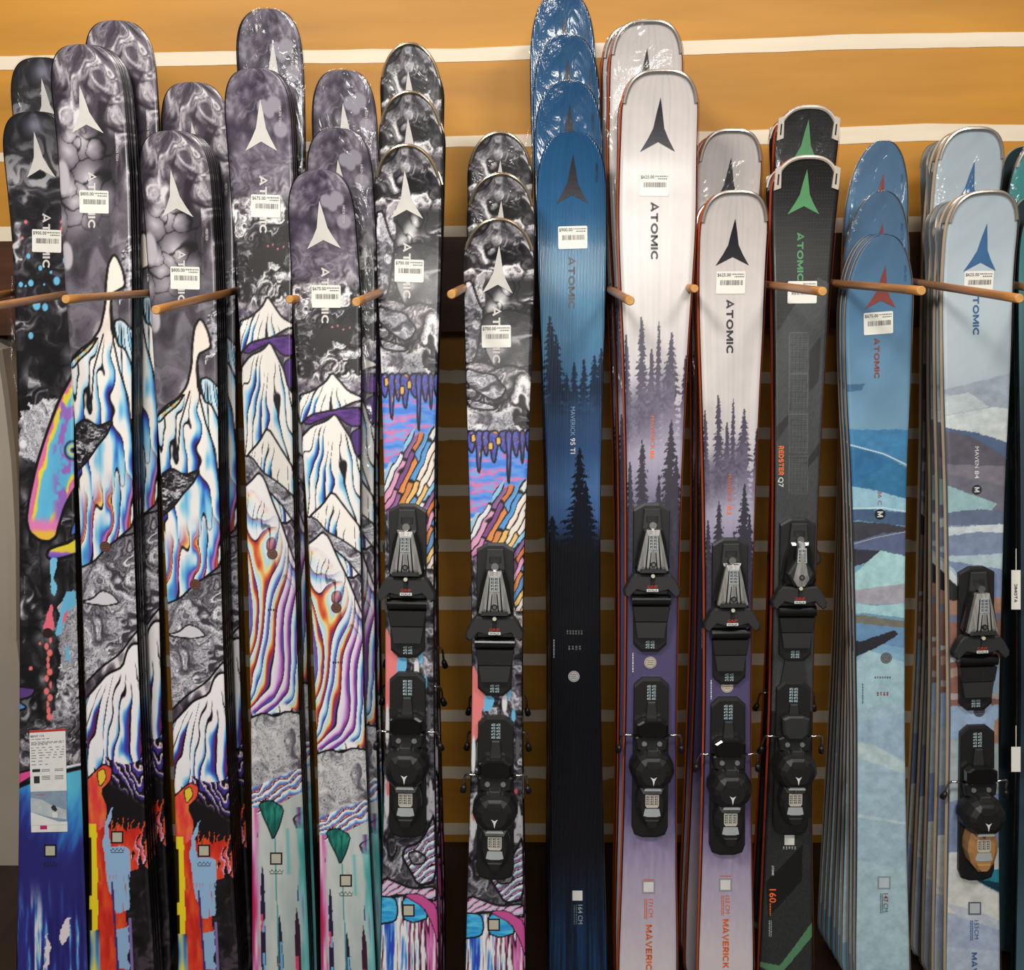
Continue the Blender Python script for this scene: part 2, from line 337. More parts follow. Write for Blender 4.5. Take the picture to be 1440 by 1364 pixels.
def art_peaks_fire(s):
    X, Y = s.X, s.Y
    s.img = s.marble(34, 21, [(0, (44, 38, 48)), (.4, (82, 74, 86)), (.65, (120, 112, 122)), (.85, (176, 170, 178)), (1, (224, 218, 224))], 1.8, .3, 7, 1.5)
    f1, f2, i = s.cells(34, 8, 170, 480); b = sm(170, 200, Y) * (1 - sm(300, 350, Y + X * .6)) * (X < 30)
    s.put(b, ramp(np.clip(1 - f1 / 21, 0, 1), [(0, (48, 42, 52)), (.4, (112, 106, 116)), (1, (196, 190, 198))]) * (1 - .75 * (1 - sm(0, 1.5, f2 - f1)))[:, None])
    s.put(sm(265, 330, Y + X * .6) * (1 - sm(430, 520, Y)) * .8, s.marble(40, 25, [(0, (48, 44, 52)), (.6, (84, 80, 90)), (1, (130, 126, 136))], 1.1, .2, 6, 2))
    s.put(s.inpoly(s.cv([(166, 430), (190, 405), (190, 340), (182, 330), (170, 360), (180, 400)]), 5), s.marble(14, 29, PALE, 2, .3))
    for p in [(100, 165, 4, 6), (95, 360, 8, 20), (88, 250, 9, 26)]:
        s.dot(s.cv([p[:2]])[0], p[2], (182, 176, 184), p[3])
    # first peak
    body = s.cv([(160, 358), (153, 372), (150, 400), (149, 430), (142, 462), (128, 482), (112, 492), (100, 508), (92, 530), (98, 700), (112, 800), (128, 795), (152, 770), (192, 735), (196, 620), (190, 560), (184, 500), (178, 486), (168, 478), (158, 470), (156, 430), (160, 412), (168, 408), (178, 402), (174, 380), (166, 362)])
    ax, ay = s.cv([(159, 400)])[0]
    c = s.fan(ax, ay, 5.6, 5, ICE, .66); c2 = s.fan(ax + 4, ay + 120, 5.2, 9, FIRE, .6, 20); t = sm(660, 720, Y + X * .5)[:, None]
    c = c * (1 - t) + c2 * t
    top = (1 - sm(470, 500, Y))[:, None]; c = c * (1 - top) + np.array((244, 232, 222)) / 255 * top
    s.shape(body, c, 1.8)
    s.shape(s.cv([(160, 452), (172, 448), (192, 470), (192, 540), (184, 510), (176, 490), (166, 486)]), s.fan(ax + 8, ay + 30, 7, 15, [(0, (200, 225, 240)), (.4, (100, 180, 225)), (1, (50, 60, 150))], .5), 1.6)
    s.shape(s.cv([(100, 508), (118, 492), (140, 472), (128, 492), (112, 506), (103, 518), (96, 516)]), ramp(fbm(X / 4, Y / 10, 70), [(.3, (240, 232, 222)), (.5, (110, 190, 225)), (.62, (235, 220, 110)), (.8, (150, 50, 90))]), 1.4)
    gp = s.cv([(104, 600), (120, 588), (138, 600), (160, 590), (150, 612), (138, 626), (122, 650), (106, 665)])
    s.shape(gp, s.marble(14, 33, DARK, 2, .5, 8, .5), 1.6)
    s.line(s.cv([(158, 430), (160, 480), (168, 520), (180, 560), (188, 640)]), 1.4); s.line(s.cv([(146, 470), (132, 520), (128, 580)]), 1.2)
    # marble river
    riv = s.cv([(96, 800), (114, 798), (132, 790), (152, 768), (170, 755), (196, 748), (198, 880), (182, 900), (170, 918), (140, 940), (116, 965), (100, 970)])
    s.shape(riv, s.marble(26, 41, PALE, 2.4, .75, 11, .8), 1.6)
    s.shape(s.cv([(112, 846), (130, 842), (142, 830), (156, 834), (168, 848), (150, 852), (130, 850)]), (212, 210, 218), 1.2, 2)
    s.put((1 - sm(0, 5, np.abs(s.Y - (952 - X * .75)))) * (Y > 905) * (Y < 985), (176, 172, 186))
    # second peak
    pk = s.cv([(186, 905), (178, 915), (172, 938), (150, 948), (138, 962), (118, 985), (110, 1010), (110, 1110), (200, 1140), (202, 905)])
    ax, ay = s.cv([(176, 915)])[0]
    s.shape(pk, s.fan(ax, ay, 5.4, 23, [(0, (244, 240, 244)), (.3, (236, 236, 244)), (.42, (120, 195, 235)), (.58, (58, 90, 200)), (.75, (70, 45, 140)), (.88, (130, 40, 60)), (1, (60, 40, 110))], .62, 16, -.1), 1.8)
    # wave hair and flames
    m = Y > 1040 + 34 * np.sin((X + 45) / 40) + (X < -15) * 30
    ph = (X * .6 - (Y - 1040) * .42 + 26 * fbm(X / 20, Y / 30, 61, 4)) / 9; f = ph - np.floor(ph)
    hair = ramp(f, [(0, (20, 15, 22)), (.2, (26, 20, 30)), (.3, (70, 60, 160)), (.55, (64, 50, 140)), (.62, (236, 200, 214)), (.75, (240, 222, 226)), (.82, (24, 18, 24)), (1, (22, 18, 22))])
    lo = sm(1090, 1112, Y - X * .6)[:, None]; hair = hair * (1 - lo) + np.array((26, 21, 25)) / 255 * lo
    s.put(m & (X > -34), hair)
    # red arm and flames
    s.shape(s.cv([(118, 1100), (136, 1082), (146, 1074), (158, 1080), (156, 1098), (142, 1112), (152, 1136), (146, 1180), (146, 1364), (118, 1364)]), ramp(fbm(X / 12, Y / 30, 66), [(.3, (226, 60, 70)), (.5, (232, 84, 60)), (.65, (236, 120, 60)), (.8, (236, 90, 120))]), 1.2, 1)
    s.shape(s.cv([(136, 1086), (146, 1080), (150, 1094), (140, 1108)]), (232, 200, 60), .8, 1)
    ph = (X - 5) / 8 + 2.6 * fbm(X / 18, Y / 24, 71, 4) + (Y - 1180) * .02; f = ph - np.floor(ph)
    fl = sm(0, 1, (Y - 1120 - 55 * f) / 40) * (X > -28)
    s.put((fl > .3) & (Y < 1255) & (X > -24) & (f > .25), ramp(f, [(.2, (232, 110, 40)), (.5, (226, 70, 50)), (.75, (236, 120, 160)), (1, (240, 210, 220))]))
    red = (Y > 1158 + 16 * vn(X / 6, Y * 0, 5)) & (X < 20 + 16 * (fbm(Y / 24, Y * 0, 7) - .5) + 14 * vn(X / 9, Y / 9, 3) - (Y - 1180) * .06)
    s.put(red, ramp(fbm(X / 9, Y / 34, 74), [(.3, (200, 44, 34)), (.5, (222, 62, 40)), (.7, (228, 96, 44)), (.85, (160, 60, 30))]))
    dk = (Y > 1188 + 60 * vn(X / 7, Y / 30, 17)) & (X >= 16 + 12 * (fbm(Y / 24, Y * 0, 7) - .5) - (Y - 1180) * .05); s.put(dk, s.marble(20, 80, [(0, (18, 16, 18)), (.7, (34, 30, 34)), (1, (70, 60, 70))], 1, 0))
    bl = s.cv([(152, 1145), (160, 1132), (152, 1165), (156, 1190), (182, 1192), (182, 1280), (165, 1284), (152, 1250), (144, 1180)])
    st = fbm(X / 2.6, Y / 26, 77, 3); s.put(s.inpoly(bl, 3) * sm(.30, .5, 1.05 - st * (.6 + (Y > 1230) * .35)), (150, 186, 224))
    s.put(s.inpoly(s.cv([(163, 1308), (180, 1300), (182, 1364), (166, 1364)]), 4), (146, 182, 220))
    s.put((X < -33 + 2 * vn(Y / 12, Y * 0)) & (Y > 1158) & (Y < 1312), (238, 214, 40)); s.put((X < -40) & (Y > 1158) & (Y < 1312) & (vn(Y / 26, Y * 0, 4) > .45), (30, 22, 22))
    s.put((X < -30) & (Y >= 1308), ramp(vn(X / 4, Y / 40, 8), [(.3, (30, 24, 30)), (.6, (90, 150, 205)), (.9, (236, 220, 90))]))
    s.put((np.abs(X + 10 - (Y - 1240) * .04) < 1.6) & (Y > 1240), (66, 50, 110)); s.put((X > 12) & (X < 17) & (Y > 1290), (132, 110, 170))

def art_peaks_drip(s):
    X, Y = s.X, s.Y
    s.img = s.marble(24, 91, [(0, (52, 46, 58)), (.4, (92, 84, 100)), (.65, (130, 122, 136)), (.85, (178, 172, 182)), (1, (214, 208, 216))], 2.2, .35, 8)
    f1, f2, i = s.cells(70, 12, 90, 260, .5)
    s.put((1 - sm(210, 290, Y)) * .7, ramp(np.clip(1 - f1 / 12, 0, 1), [(0, (54, 48, 62)), (.6, (102, 95, 110)), (1, (138, 131, 144))]))
    for p in [(374, 150, 9), (382, 158, 7), (390, 146, 10), (396, 182, 10)]: s.dot(s.cv([p[:2]])[0], p[2], (150, 146, 158), p[2] * 1.2)
    s.put(sm(255, 300, Y) * (1 - sm(420, 440, Y)), s.marble(19, 95, BW, 2.2, .5, 9))
    s.put(s.inpoly(s.cv([(352, 350), (374, 346), (402, 340), (398, 375), (380, 370), (366, 385), (350, 375)]), 7), (40, 36, 38))
    for p in [(376, 346, 1.5), (383, 344, 1.3), (390, 350, 1.3), (398, 347, 1.4)]: s.dot(s.cv([p[:2]])[0], p[2], (224, 130, 130))
    s.put(s.inpoly(s.cv([(398, 400), (408, 395), (412, 425), (400, 420)]), 5), (48, 44, 48))
    # back purple hill
    s.shape(s.cv([(340, 480), (360, 470), (384, 474), (412, 470), (414, 500), (398, 500), (380, 482), (345, 500)]), ramp(fbm(X / 10, Y / 4, 3), [(.3, (70, 38, 110)), (.7, (110, 66, 150))]), 1.4)
    def peak(pts, ax, ay, k, seed, pal, **kw):
        a = s.cv([(ax, ay)])[0]; s.shape(s.cv(pts), s.fan(a[0], a[1] + 4, k, seed, pal, **kw), 1.7)
    peak([(376, 416), (368, 432), (352, 446), (336, 452), (336, 500), (352, 482), (366, 478), (384, 474), (404, 462), (414, 460), (412, 455), (396, 446), (384, 428)], 376, 416, 5.2, 41, ICE)
    peak([(380, 480), (370, 492), (352, 500), (338, 520), (336, 700), (420, 720), (418, 560), (406, 545), (400, 520), (390, 500)], 380, 480, 5.2, 43, ICE)
    s.shape(s.cv([(398, 512), (416, 498), (416, 548), (406, 545)]), (76, 44, 118), 1.3)
    peak([(378, 600), (366, 622), (350, 640), (340, 660), (338, 720), (420, 740), (416, 660), (398, 632)], 378, 600, 5.2, 45, ICE)
    cl = s.cv([(340, 640), (356, 642), (372, 664), (396, 680), (418, 700), (420, 740), (396, 706), (374, 684), (352, 690), (340, 700)])
    s.shape(cl, s.marble(18, 47, PALE, 1.6, .5, 8, .6), 1.5)
    peak([(366, 664), (356, 676), (340, 690), (338, 1010), (424, 1000), (420, 800), (408, 765), (398, 735), (386, 705), (374, 672)], 366, 668, 3.8, 49, [(0, (244, 240, 240)), (.35, (232, 236, 242)), (.5, (110, 190, 230)), (.68, (60, 100, 200)), (.85, (150, 90, 180)), (1, (220, 90, 50))])
    # rainbow swirls
    m = sm(715, 800, Y - X * 1.1 + 40 * (fbm(X / 20, Y / 20, 4) - .5)) * (1 - sm(998, 1004, Y + 8 * np.sin(X / 9) + X * .25))
    wx = fbm(X / 50, Y / 70, 54, 2) - .5; ang = (Y - 860) / 170 + 1.2 * wx
    ph = (X * np.cos(ang) * 1.0 + (Y - 860) * .55 * np.sin(ang + .5) + 70 * (fbm(X / 60, Y / 110, 56, 1) - .5)) / 14.5
    c = np.floor(ph).astype(int); f = ph - c; r1 = TAB[(c * 3) & 255, 9]
    t = np.clip(f * .9 + .12 * (fbm(X / 9, Y / 24, 58, 2) - .5), 0, 1)
    t = t * (.55 + .6 * fbm(X / 14, Y / 40, 59, 2))
    pal1 = ramp(t, [(0, (240, 238, 242)), (.3, (226, 232, 244)), (.42, (150, 208, 236)), (.56, (80, 140, 216)), (.68, (96, 66, 170)), (.8, (180, 100, 190)), (1, (150, 60, 140))])
    pal2 = ramp(t, [(0, (245, 240, 238)), (.26, (180, 218, 238)), (.38, (238, 222, 140)), (.5, (226, 106, 60)), (.62, (160, 44, 60)), (.75, (110, 60, 150)), (1, (60, 50, 130))])
    pal3 = ramp(t, [(0, (242, 238, 244)), (.28, (226, 210, 236)), (.42, (196, 140, 208)), (.54, (150, 60, 150)), (.66, (90, 60, 160)), (.8, (60, 110, 200)), (1, (60, 50, 130))])
    sw = np.where((r1 > .78)[:, None], pal2, np.where((r1 > .42)[:, None], pal3, pal1))
    ln = 1 - sm(.03, .09, np.minimum(f, 1 - f) * (1 + .3 * r1)); sw = sw * (1 - ln)[:, None] + .08 * ln[:, None]
    s.put(m, sw)
    # pale cloud
    cl = s.cv([(346, 1012), (370, 1002), (386, 1008), (402, 1000), (426, 1004), (428, 1096), (400, 1104), (380, 1110), (346, 1112)])
    s.shape(cl, s.marble(30, 63, [(0, (90, 87, 96)), (.25, (150, 147, 154)), (.5, (186, 185, 190)), (1, (212, 212, 216))], 1.5, .5, 9), 1.6, 2)
    # waterfall of paint
    g = Y > 1108 - (X + 45) * .32
    s.put(g, ramp(fbm(X / 16, Y / 60, 65), [(.3, (176, 188, 188)), (.7, (198, 204, 202))]))
    ph = (X * .45 + Y * .9 + 14 * fbm(X / 18, Y / 18, 66)) / 9.5; f = ph - np.floor(ph); top = (Y < 1132 - X * .42) & g
    s.put(top, ramp(f, [(0, K), (.14, K), (.2, (244, 238, 236)), (.45, (236, 236, 240)), (.6, (110, 180, 230)), (.8, (80, 110, 210)), (.9, (190, 60, 60)), (1, (244, 230, 220))]))
    s.shape(s.cv([(362, 1130), (378, 1124), (398, 1136), (392, 1160), (382, 1182), (376, 1165), (368, 1148)]), ramp(fbm(X / 3, Y / 16, 68), [(.3, (20, 84, 78)), (.7, (44, 140, 122))]), 1.1, 1)
    s.shape(s.cv([(410, 1150), (432, 1138), (432, 1164), (414, 1162)]), (196, 120, 180), 1.4, 1); s.put(s.inpoly(s.cv([(410, 1152), (414, 1164), (434, 1166), (434, 1160), (420, 1156)]), 1), (70, 24, 44))
    for x, y0, w, cc in [(367, 1215, 3.6, (40, 30, 66)), (392, 1285, 4.2, (44, 28, 52)), (416, 1275, 4.5, (60, 26, 50)), (417, 1240, 2, (60, 70, 130)), (360, 1160, 1.5, (66, 40, 90))]:
        xx = s.cv([(x, y0)])[0][0]; wd = w * (1 - np.exp(-(np.maximum(Y - y0, 0)) / 22)) * (.8 + .5 * vn(Y / 11, Y * 0, int(x)))
        s.put((np.abs(X - xx) < wd) & (Y > y0) & ((x != 360) | (Y < 1178)) & ((x != 417) | (Y < 1268)), cc)
        s.put((np.abs(X - xx + wd * .5) < wd * .5) & (Y > y0 + 70) & (vn(Y / 14, Y * 0, int(x) + 3) > .6) & (x > 361) & (x != 417), (222, 70, 110))
        s.put((np.abs(X - xx - wd * .3) < wd * .45) & (Y > y0 + 40) & (vn(Y / 22, Y * 0, int(x) + 5) > .55) & (x > 361) & (x != 417), (110, 170, 220))
    xx = s.cv([(385, 1200)])[0][0]; s.put((np.abs(X - xx - (Y - 1180) * .01) < 1.3) * .8 * (Y > 1180), (58, 150, 150)); s.put(np.exp(-((X - xx - 22) / 3) ** 2) * .7 * (Y > 1165) * (Y < 1230), (90, 180, 180))
    e = sm(30, 40, np.abs(X) + 6 * (vn(Y / 18, Y * 0, 2) - .5)) * (Y > 1135); s.put(e * (X < 0), ramp(vn(X / 5, Y / 50, 12), [(.2, (190, 40, 90)), (.6, (214, 130, 190)), (.9, (240, 215, 225))]))
    s.put(e * (X > 0) * .85, ramp(vn(X / 5, Y / 70, 14), [(.2, (40, 150, 150)), (.6, (120, 196, 200)), (.9, (110, 50, 120))]))

def art_crystal(s):
    X, Y = s.X, s.Y
    s.img = s.marble(26, 101, BW, 2.0, .55, 8)
    f1, f2, i = s.cells(40, 22, 290, 420, .5)
    s.put(sm(285, 300, Y) * (1 - sm(330, 350, Y + .5 * X)) * (X > -18), ramp(np.clip(1 - f1 / 13, 0, 1), [(0, (50, 48, 52)), (.5, (170, 168, 172)), (1, (240, 238, 240))]) * (1 - .8 * (1 - sm(0, 1.4, f2 - f1)))[:, None])
    s.put((1 - sm(225, 250, Y)) * .7, s.marble(22, 104, DARK, 1.6, .4, 6))
    s.shape(s.cv([(528, 300), (538, 296), (548, 330), (556, 345), (545, 420), (528, 425)]), s.marble(18, 115, PALE, 2, .5, 7), 1.6, 5)
    s.shape(s.cv([(552, 350), (590, 340), (624, 352), (624, 424), (605, 430), (590, 425), (570, 432), (556, 400)]), s.marble(30, 107, [(0, (40, 39, 41)), (.6, (74, 72, 76)), (1, (150, 148, 152))], 1, .4, 7), 1.6, 4)
    s.shape(s.cv([(532, 430), (548, 436), (570, 440), (578, 452), (586, 462), (580, 474), (568, 480), (548, 466), (532, 452)]), s.marble(16, 108, PALE, 1.6, .6, 8), 1.6, 2)
    s.shape(s.cv([(532, 476), (560, 484), (576, 490), (568, 494), (540, 492)]), s.marble(16, 109, PALE, 1.6, .6, 8), 1.5, 1)
    s.put(s.inpoly(s.cv([(532, 500), (560, 495), (590, 498), (596, 515), (620, 535), (620, 560), (532, 530)]), 4), s.marble(22, 110, PALE, 1.6, .7, 7))
    # violet drips and lake
    lake = s.inpoly(s.cv([(534, 545), (560, 548), (585, 550), (620, 545), (620, 650), (534, 660)]))
    n = fbm(X / 26, Y / 7, 112, 4)
    s.put(lake & (Y > 548), ramp(n, [(.3, (70, 130, 225)), (.5, (100, 160, 236)), (.56, (150, 130, 220)), (.64, (226, 120, 170)), (.75, (120, 170, 236))]))
    for x, yb, w in [(541, 560, 7), (551, 590, 6), (560, 565, 6), (570, 575, 8), (583, 560, 8), (589, 606, 5), (598, 566, 6), (606, 576, 4), (614, 560, 5)]:
        P = s.cv([(x - w, 535), (x - w * .6, 526), (x + w * .4, 525), (x + w, 534), (x + w * .5, 552), (x + w * .15, yb), (x - w * .3, yb - 4), (x - w * .6, 552)])
        s.shape(P, ramp(vn(X / 3, Y / 8, x), [(.2, (74, 74, 170)), (.6, (96, 104, 200)), (.8, (80, 56, 120)), (.95, (226, 170, 90))]), 1.5)
    for x, y in [(543, 536), (565, 548), (575, 540)]: s.shape(s.cv([(x - 3, y - 4), (x + 3, y - 6), (x + 4, y + 6), (x - 2, y + 8)]), (228, 180, 90), 1.1)
    # crystals: slanted shards
    m = Y > 612 - (X - 8) * .8 + 22 * vn(X / 9, Y * 0, 6) - 12 * (X > -8) * (X < 10)
    ph = (X * .80 + Y * .50 + 12 * (fbm(X / 22, Y / 30, 120, 3) - .5)) / 8.2; c = np.floor(ph).astype(int); f = ph - c; r = TAB[(c * 5) & 255, 33]
    al = (Y * .8 - X * .5 + 26 * fbm(X / 16, Y / 16, 122, 1)) / 62 + r * 3; g = al - np.floor(al)
    cols = np.array([(238, 234, 230), (150, 208, 232), (226, 130, 60), (240, 200, 120), (222, 150, 190), (80, 150, 220), (246, 240, 236), (130, 80, 140)]) / 255
    base = cols[((c * 3 + np.floor(al).astype(int) * 5) % 8)]; base = base * (1 - .25 * f)[:, None] + .25 * f[:, None] * cols[(c % 8)]
    ln = np.maximum(1 - sm(.06, .16, np.minimum(f, 1 - f)), (1 - sm(.02, .07, np.minimum(g, 1 - g))) * .9); base = base * (1 - ln)[:, None] + .07 * ln[:, None]
    s.put(m & (Y < 800), base)
    # dark rock under the bindings
    s.put(sm(-6, 6, Y - 745 - (X + 20) * 1.2 - 40 * (X > 12)), s.marble(24, 130, [(0, (22, 21, 25)), (.4, (62, 60, 68)), (.7, (112, 110, 120)), (1, (196, 194, 204))], 2, .6, 9))
    s.shape(s.cv([(540, 880), (552, 900), (560, 925), (556, 960), (548, 1000), (540, 1000)]), (232, 130, 130), 0, 3)
    s.shape(s.cv([(562, 905), (574, 905), (570, 950), (556, 955)]), (110, 185, 228), 0, 2)
    for x, y, w, h, cc in [(592, 925, 4, 10, (110, 185, 228)), (598, 960, 4, 10, (110, 185, 228)), (586, 940, 5, 16, (222, 222, 226)), (575, 985, 12, 8, (226, 224, 228)), (545, 1020, 4, 30, (226, 226, 230)), (603, 1010, 4, 20, (92, 90, 96)), (602, 1075, 3, 4, (226, 100, 110)), (545, 1130, 5, 20, (216, 214, 218)), (546, 1108, 3, 12, (232, 120, 120)), (606, 1110, 3, 14, (210, 208, 214))]:
        s.dot(s.cv([(x, y)])[0], w, cc, h)
    # curling peaks
    P = s.cv([(612, 1142), (600, 1170), (590, 1185), (570, 1192), (566, 1205), (576, 1222), (588, 1245), (614, 1240)])
    ph = (X * .55 + Y * .8 + 10 * fbm(X / 16, Y / 16, 140)) / 9; f = ph - np.floor(ph)
    bands = ramp(f, [(0, K), (.16, K), (.22, (244, 236, 230)), (.45, (214, 232, 240)), (.6, (100, 180, 228)), (.75, (190, 80, 70)), (.9, (90, 80, 180)), (1, (246, 234, 226))])
    s.shape(P, bands, 2)
    s.shape(s.cv([(574, 1200), (586, 1196), (600, 1204), (596, 1215), (580, 1216)]), s.marble(12, 143, PALE, 2, .4), 1.5)
    s.shape(s.cv([(530, 1252), (542, 1234), (556, 1240), (580, 1250), (614, 1246), (614, 1268), (590, 1262), (560, 1258), (530, 1266)]), ramp(f, [(0, K), (.12, K), (.2, (226, 160, 200)), (.6, (232, 200, 220)), (.8, (150, 200, 230)), (1, (226, 150, 190))]), 1.8)
    # paint falls
    g = Y > 1262 + (X > 0) * 6
    st = fbm(X / 4.2, Y / 64, 150, 4)
    s.put(g, ramp(st + X / 190, [(.15, (40, 70, 190)), (.28, (90, 160, 225)), (.36, (235, 235, 240)), (.48, (236, 230, 236)), (.54, (80, 20, 44)), (.62, (60, 16, 34)), (.68, (196, 90, 160)), (.8, (216, 130, 190)), (.9, (240, 220, 230))]))
    s.shape(s.cv([(530, 1260), (556, 1262), (560, 1280), (556, 1296), (530, 1300)]), ramp(fbm(X / 20, Y / 3, 152), [(.3, (40, 150, 215)), (.7, (86, 196, 236))]), 1.4)
    s.shape(s.cv([(566, 1262), (586, 1262), (604, 1290), (582, 1298), (566, 1292)]), ramp(fbm(X / 20, Y / 3, 153), [(.3, (40, 150, 215)), (.7, (86, 196, 236))]), 1.2)
    s.shape(s.cv([(566, 1258), (590, 1256), (616, 1275), (616, 1330), (608, 1300), (596, 1276)]), (200, 80, 150), .8, 2)

def art_blue_pines(s):
    X, Y = s.X, s.Y
    Yn = Y + 26 * (fbm(X / 16, Y / 30, 160) - .5)
    s.img = ramp(Yn, [(185, (30, 80, 124)), (300, (38, 94, 140)), (380, (80, 132, 166)), (470, (86, 140, 178)), (540, (72, 120, 164)), (580, (46, 74, 108)), (630, (48, 80, 124)), (690, (74, 112, 164)), (730, (62, 96, 148)), (770, (26, 42, 70)), (800, (14, 18, 26)), (1180, (12, 14, 20)), (1260, (12, 26, 46)), (1364, (20, 64, 108))])
    s.img = s.img * (1 + .1 * (fbm(X / 2.2, Y / 240, 163, 3) - .5))[:, None]
    D = (28, 46, 74)
    for x, y0, w, sd in [(-32, 444, 20, 1), (-24, 470, 18, 7), (2, 510, 13, 2), (-10, 525, 14, 3), (16, 505, 12, 4), (32, 500, 17, 5), (42, 490, 14, 6)]: s.tree(x, y0, 600, w, D, sd, 1.1, (545, 590))
    T = (12, 20, 34)
    s.tree(10, 630, 800, 34, T, 11, .9); s.tree(20, 680, 800, 30, T, 12, .9); s.tree(-38, 725, 800, 22, T, 13, .8)
    s.put(sm(742, 785, Y + 14 * (fbm(X / 8, Y / 8, 165) - .5)), (14, 17, 24))
    s.put(sm(1180, 1350, Y) * .9, ramp(fbm(X / 3, Y / 120, 166), [(.3, (10, 28, 52)), (.7, (22, 68, 112))]))

def art_white_pines(s):
    X, Y = s.X, s.Y
    s.img = ramp(Y, [(98, (196, 189, 187)), (450, (210, 203, 201)), (560, (196, 190, 198)), (640, (150, 144, 168)), (760, (110, 103, 140)), (820, (74, 68, 104)), (1120, (82, 74, 112)), (1170, (122, 113, 152)), (1250, (170, 160, 182)), (1364, (204, 194, 200))])
    s.img = s.img * (1 + .10 * (fbm(X / 3.2, Y / 300, 171, 3) - .5) + .05 * (fbm(X / 14, Y / 20, 172) - .5))[:, None]
    D = (70, 63, 86)
    for x, y0, w, sd in [(-20, 445, 16, 1), (4, 452, 8, 2), (-42, 470, 10, 9), (22, 468, 24, 3), (-6, 490, 14, 4), (44, 500, 10, 6)]: s.tree(x, y0, 660, w, D, sd, 1.25, (590, 640))
    fog = sm(505, 560, Y + .5 * X) * (1 - sm(575, 640, Y + X * .9 + 20 * (fbm(X / 12, Y / 12, 5) - .5))); s.put(fog * .85 * (X < 30), ramp(fbm(X / 4, Y / 4, 174, 3), [(.3, (84, 77, 100)), (.7, (112, 105, 128))]))
    s.put(sm(570, 620, Y + X * .7) * (1 - sm(640, 700, Y)) * .55, (186, 180, 202))
    T = (50, 46, 60)
    for x, y0, w, sd in [(26, 590, 24, 21), (-20, 618, 18, 22), (36, 640, 18, 23), (-40, 650, 12, 24), (8, 668, 14, 25)]: s.tree(x, y0, 790, w, T, sd, 1.1)
    s.put(sm(690, 740, Y + 26 * (fbm(X / 7, Y / 7, 176) - .5)) * .93, ramp(fbm(X / 5, Y / 5, 179), [(.3, (50, 46, 62)), (.7, (68, 62, 84))]))
    s.put(sm(770, 820, Y), ramp(Y + 40 * (fbm(X / 5, Y / 16, 177) - .5), [(800, (62, 57, 84)), (900, (80, 73, 110)), (1120, (78, 70, 108)), (1160, (120, 111, 150)), (1230, (166, 155, 180)), (1364, (206, 196, 202))]))

def art_race(s):
    X, Y = s.X, s.Y
    wv = .5 + .5 * np.sin(X * 1.6) * np.sin(Y * 1.3); s.img = ramp(wv, [(0, (18, 18, 18)), (.8, (30, 30, 30)), (1, (64, 64, 62))])
    G = ramp(fbm(X / 3, (X + Y) / 2, 181, 3), [(.3, (56, 59, 60)), (.7, (66, 70, 71))])
    s.put(s.inpoly(s.cv([(1150, 390), (1165, 398), (1160, 560), (1152, 700), (1152, 1000), (1085, 1000), (1090, 620), (1092, 470), (1120, 425)])), G)
    B = ramp(wv, [(0, (22, 22, 22)), (1, (48, 48, 48))])
    s.put(s.inpoly(s.cv([(1154, 472), (1152, 535), (1138, 552), (1138, 495)])), B); s.put(s.inpoly(s.cv([(1092, 600), (1112, 580), (1112, 535), (1110, 595), (1092, 622)])), B)
    s.put(s.inpoly(s.cv([(1152, 622), (1152, 640), (1134, 660), (1134, 650)])), B)
    for y0, y1 in [(468, 524), (526, 580), (582, 636), (640, 694)]:
        P = s.cv([(1110, y0), (1136, y0), (1136, y1), (1110, y1)]); s.line(P, .6, (92, 95, 96), True)
        s.put(s.inpoly(P) * ((np.sin(X * 1.9) > .55) & (np.sin(Y * 1.9) > .0)) * .6, (112, 116, 118))
    s.put(Y > 1150, ramp(fbm(X / 2, Y / 2, 188, 3), [(.3, (40, 42, 43)), (.7, (49, 51, 52))]))
    s.put(s.inpoly(s.cv([(1128, 1187), (1127, 1238), (1080, 1290), (1076, 1240)])), (24, 23, 24))
    s.put(s.inpoly(s.cv([(1142, 1296), (1142, 1316), (1096, 1372), (1066, 1358), (1066, 1352), (1096, 1358)])), (84, 132, 96))

def facets(s, L):
    n = fbm(s.X / 12, s.Y / 8, 200, 4); n2 = fbm(s.X / 3, s.Y / 1.6, 201, 3)
    for P, c in L: s.put(s.inpoly(s.cv(P), 1.2, 6), np.clip(np.array(c) / 255. * (.88 + .2 * n + .08 * (n2 - .5))[:, None], 0, 1))

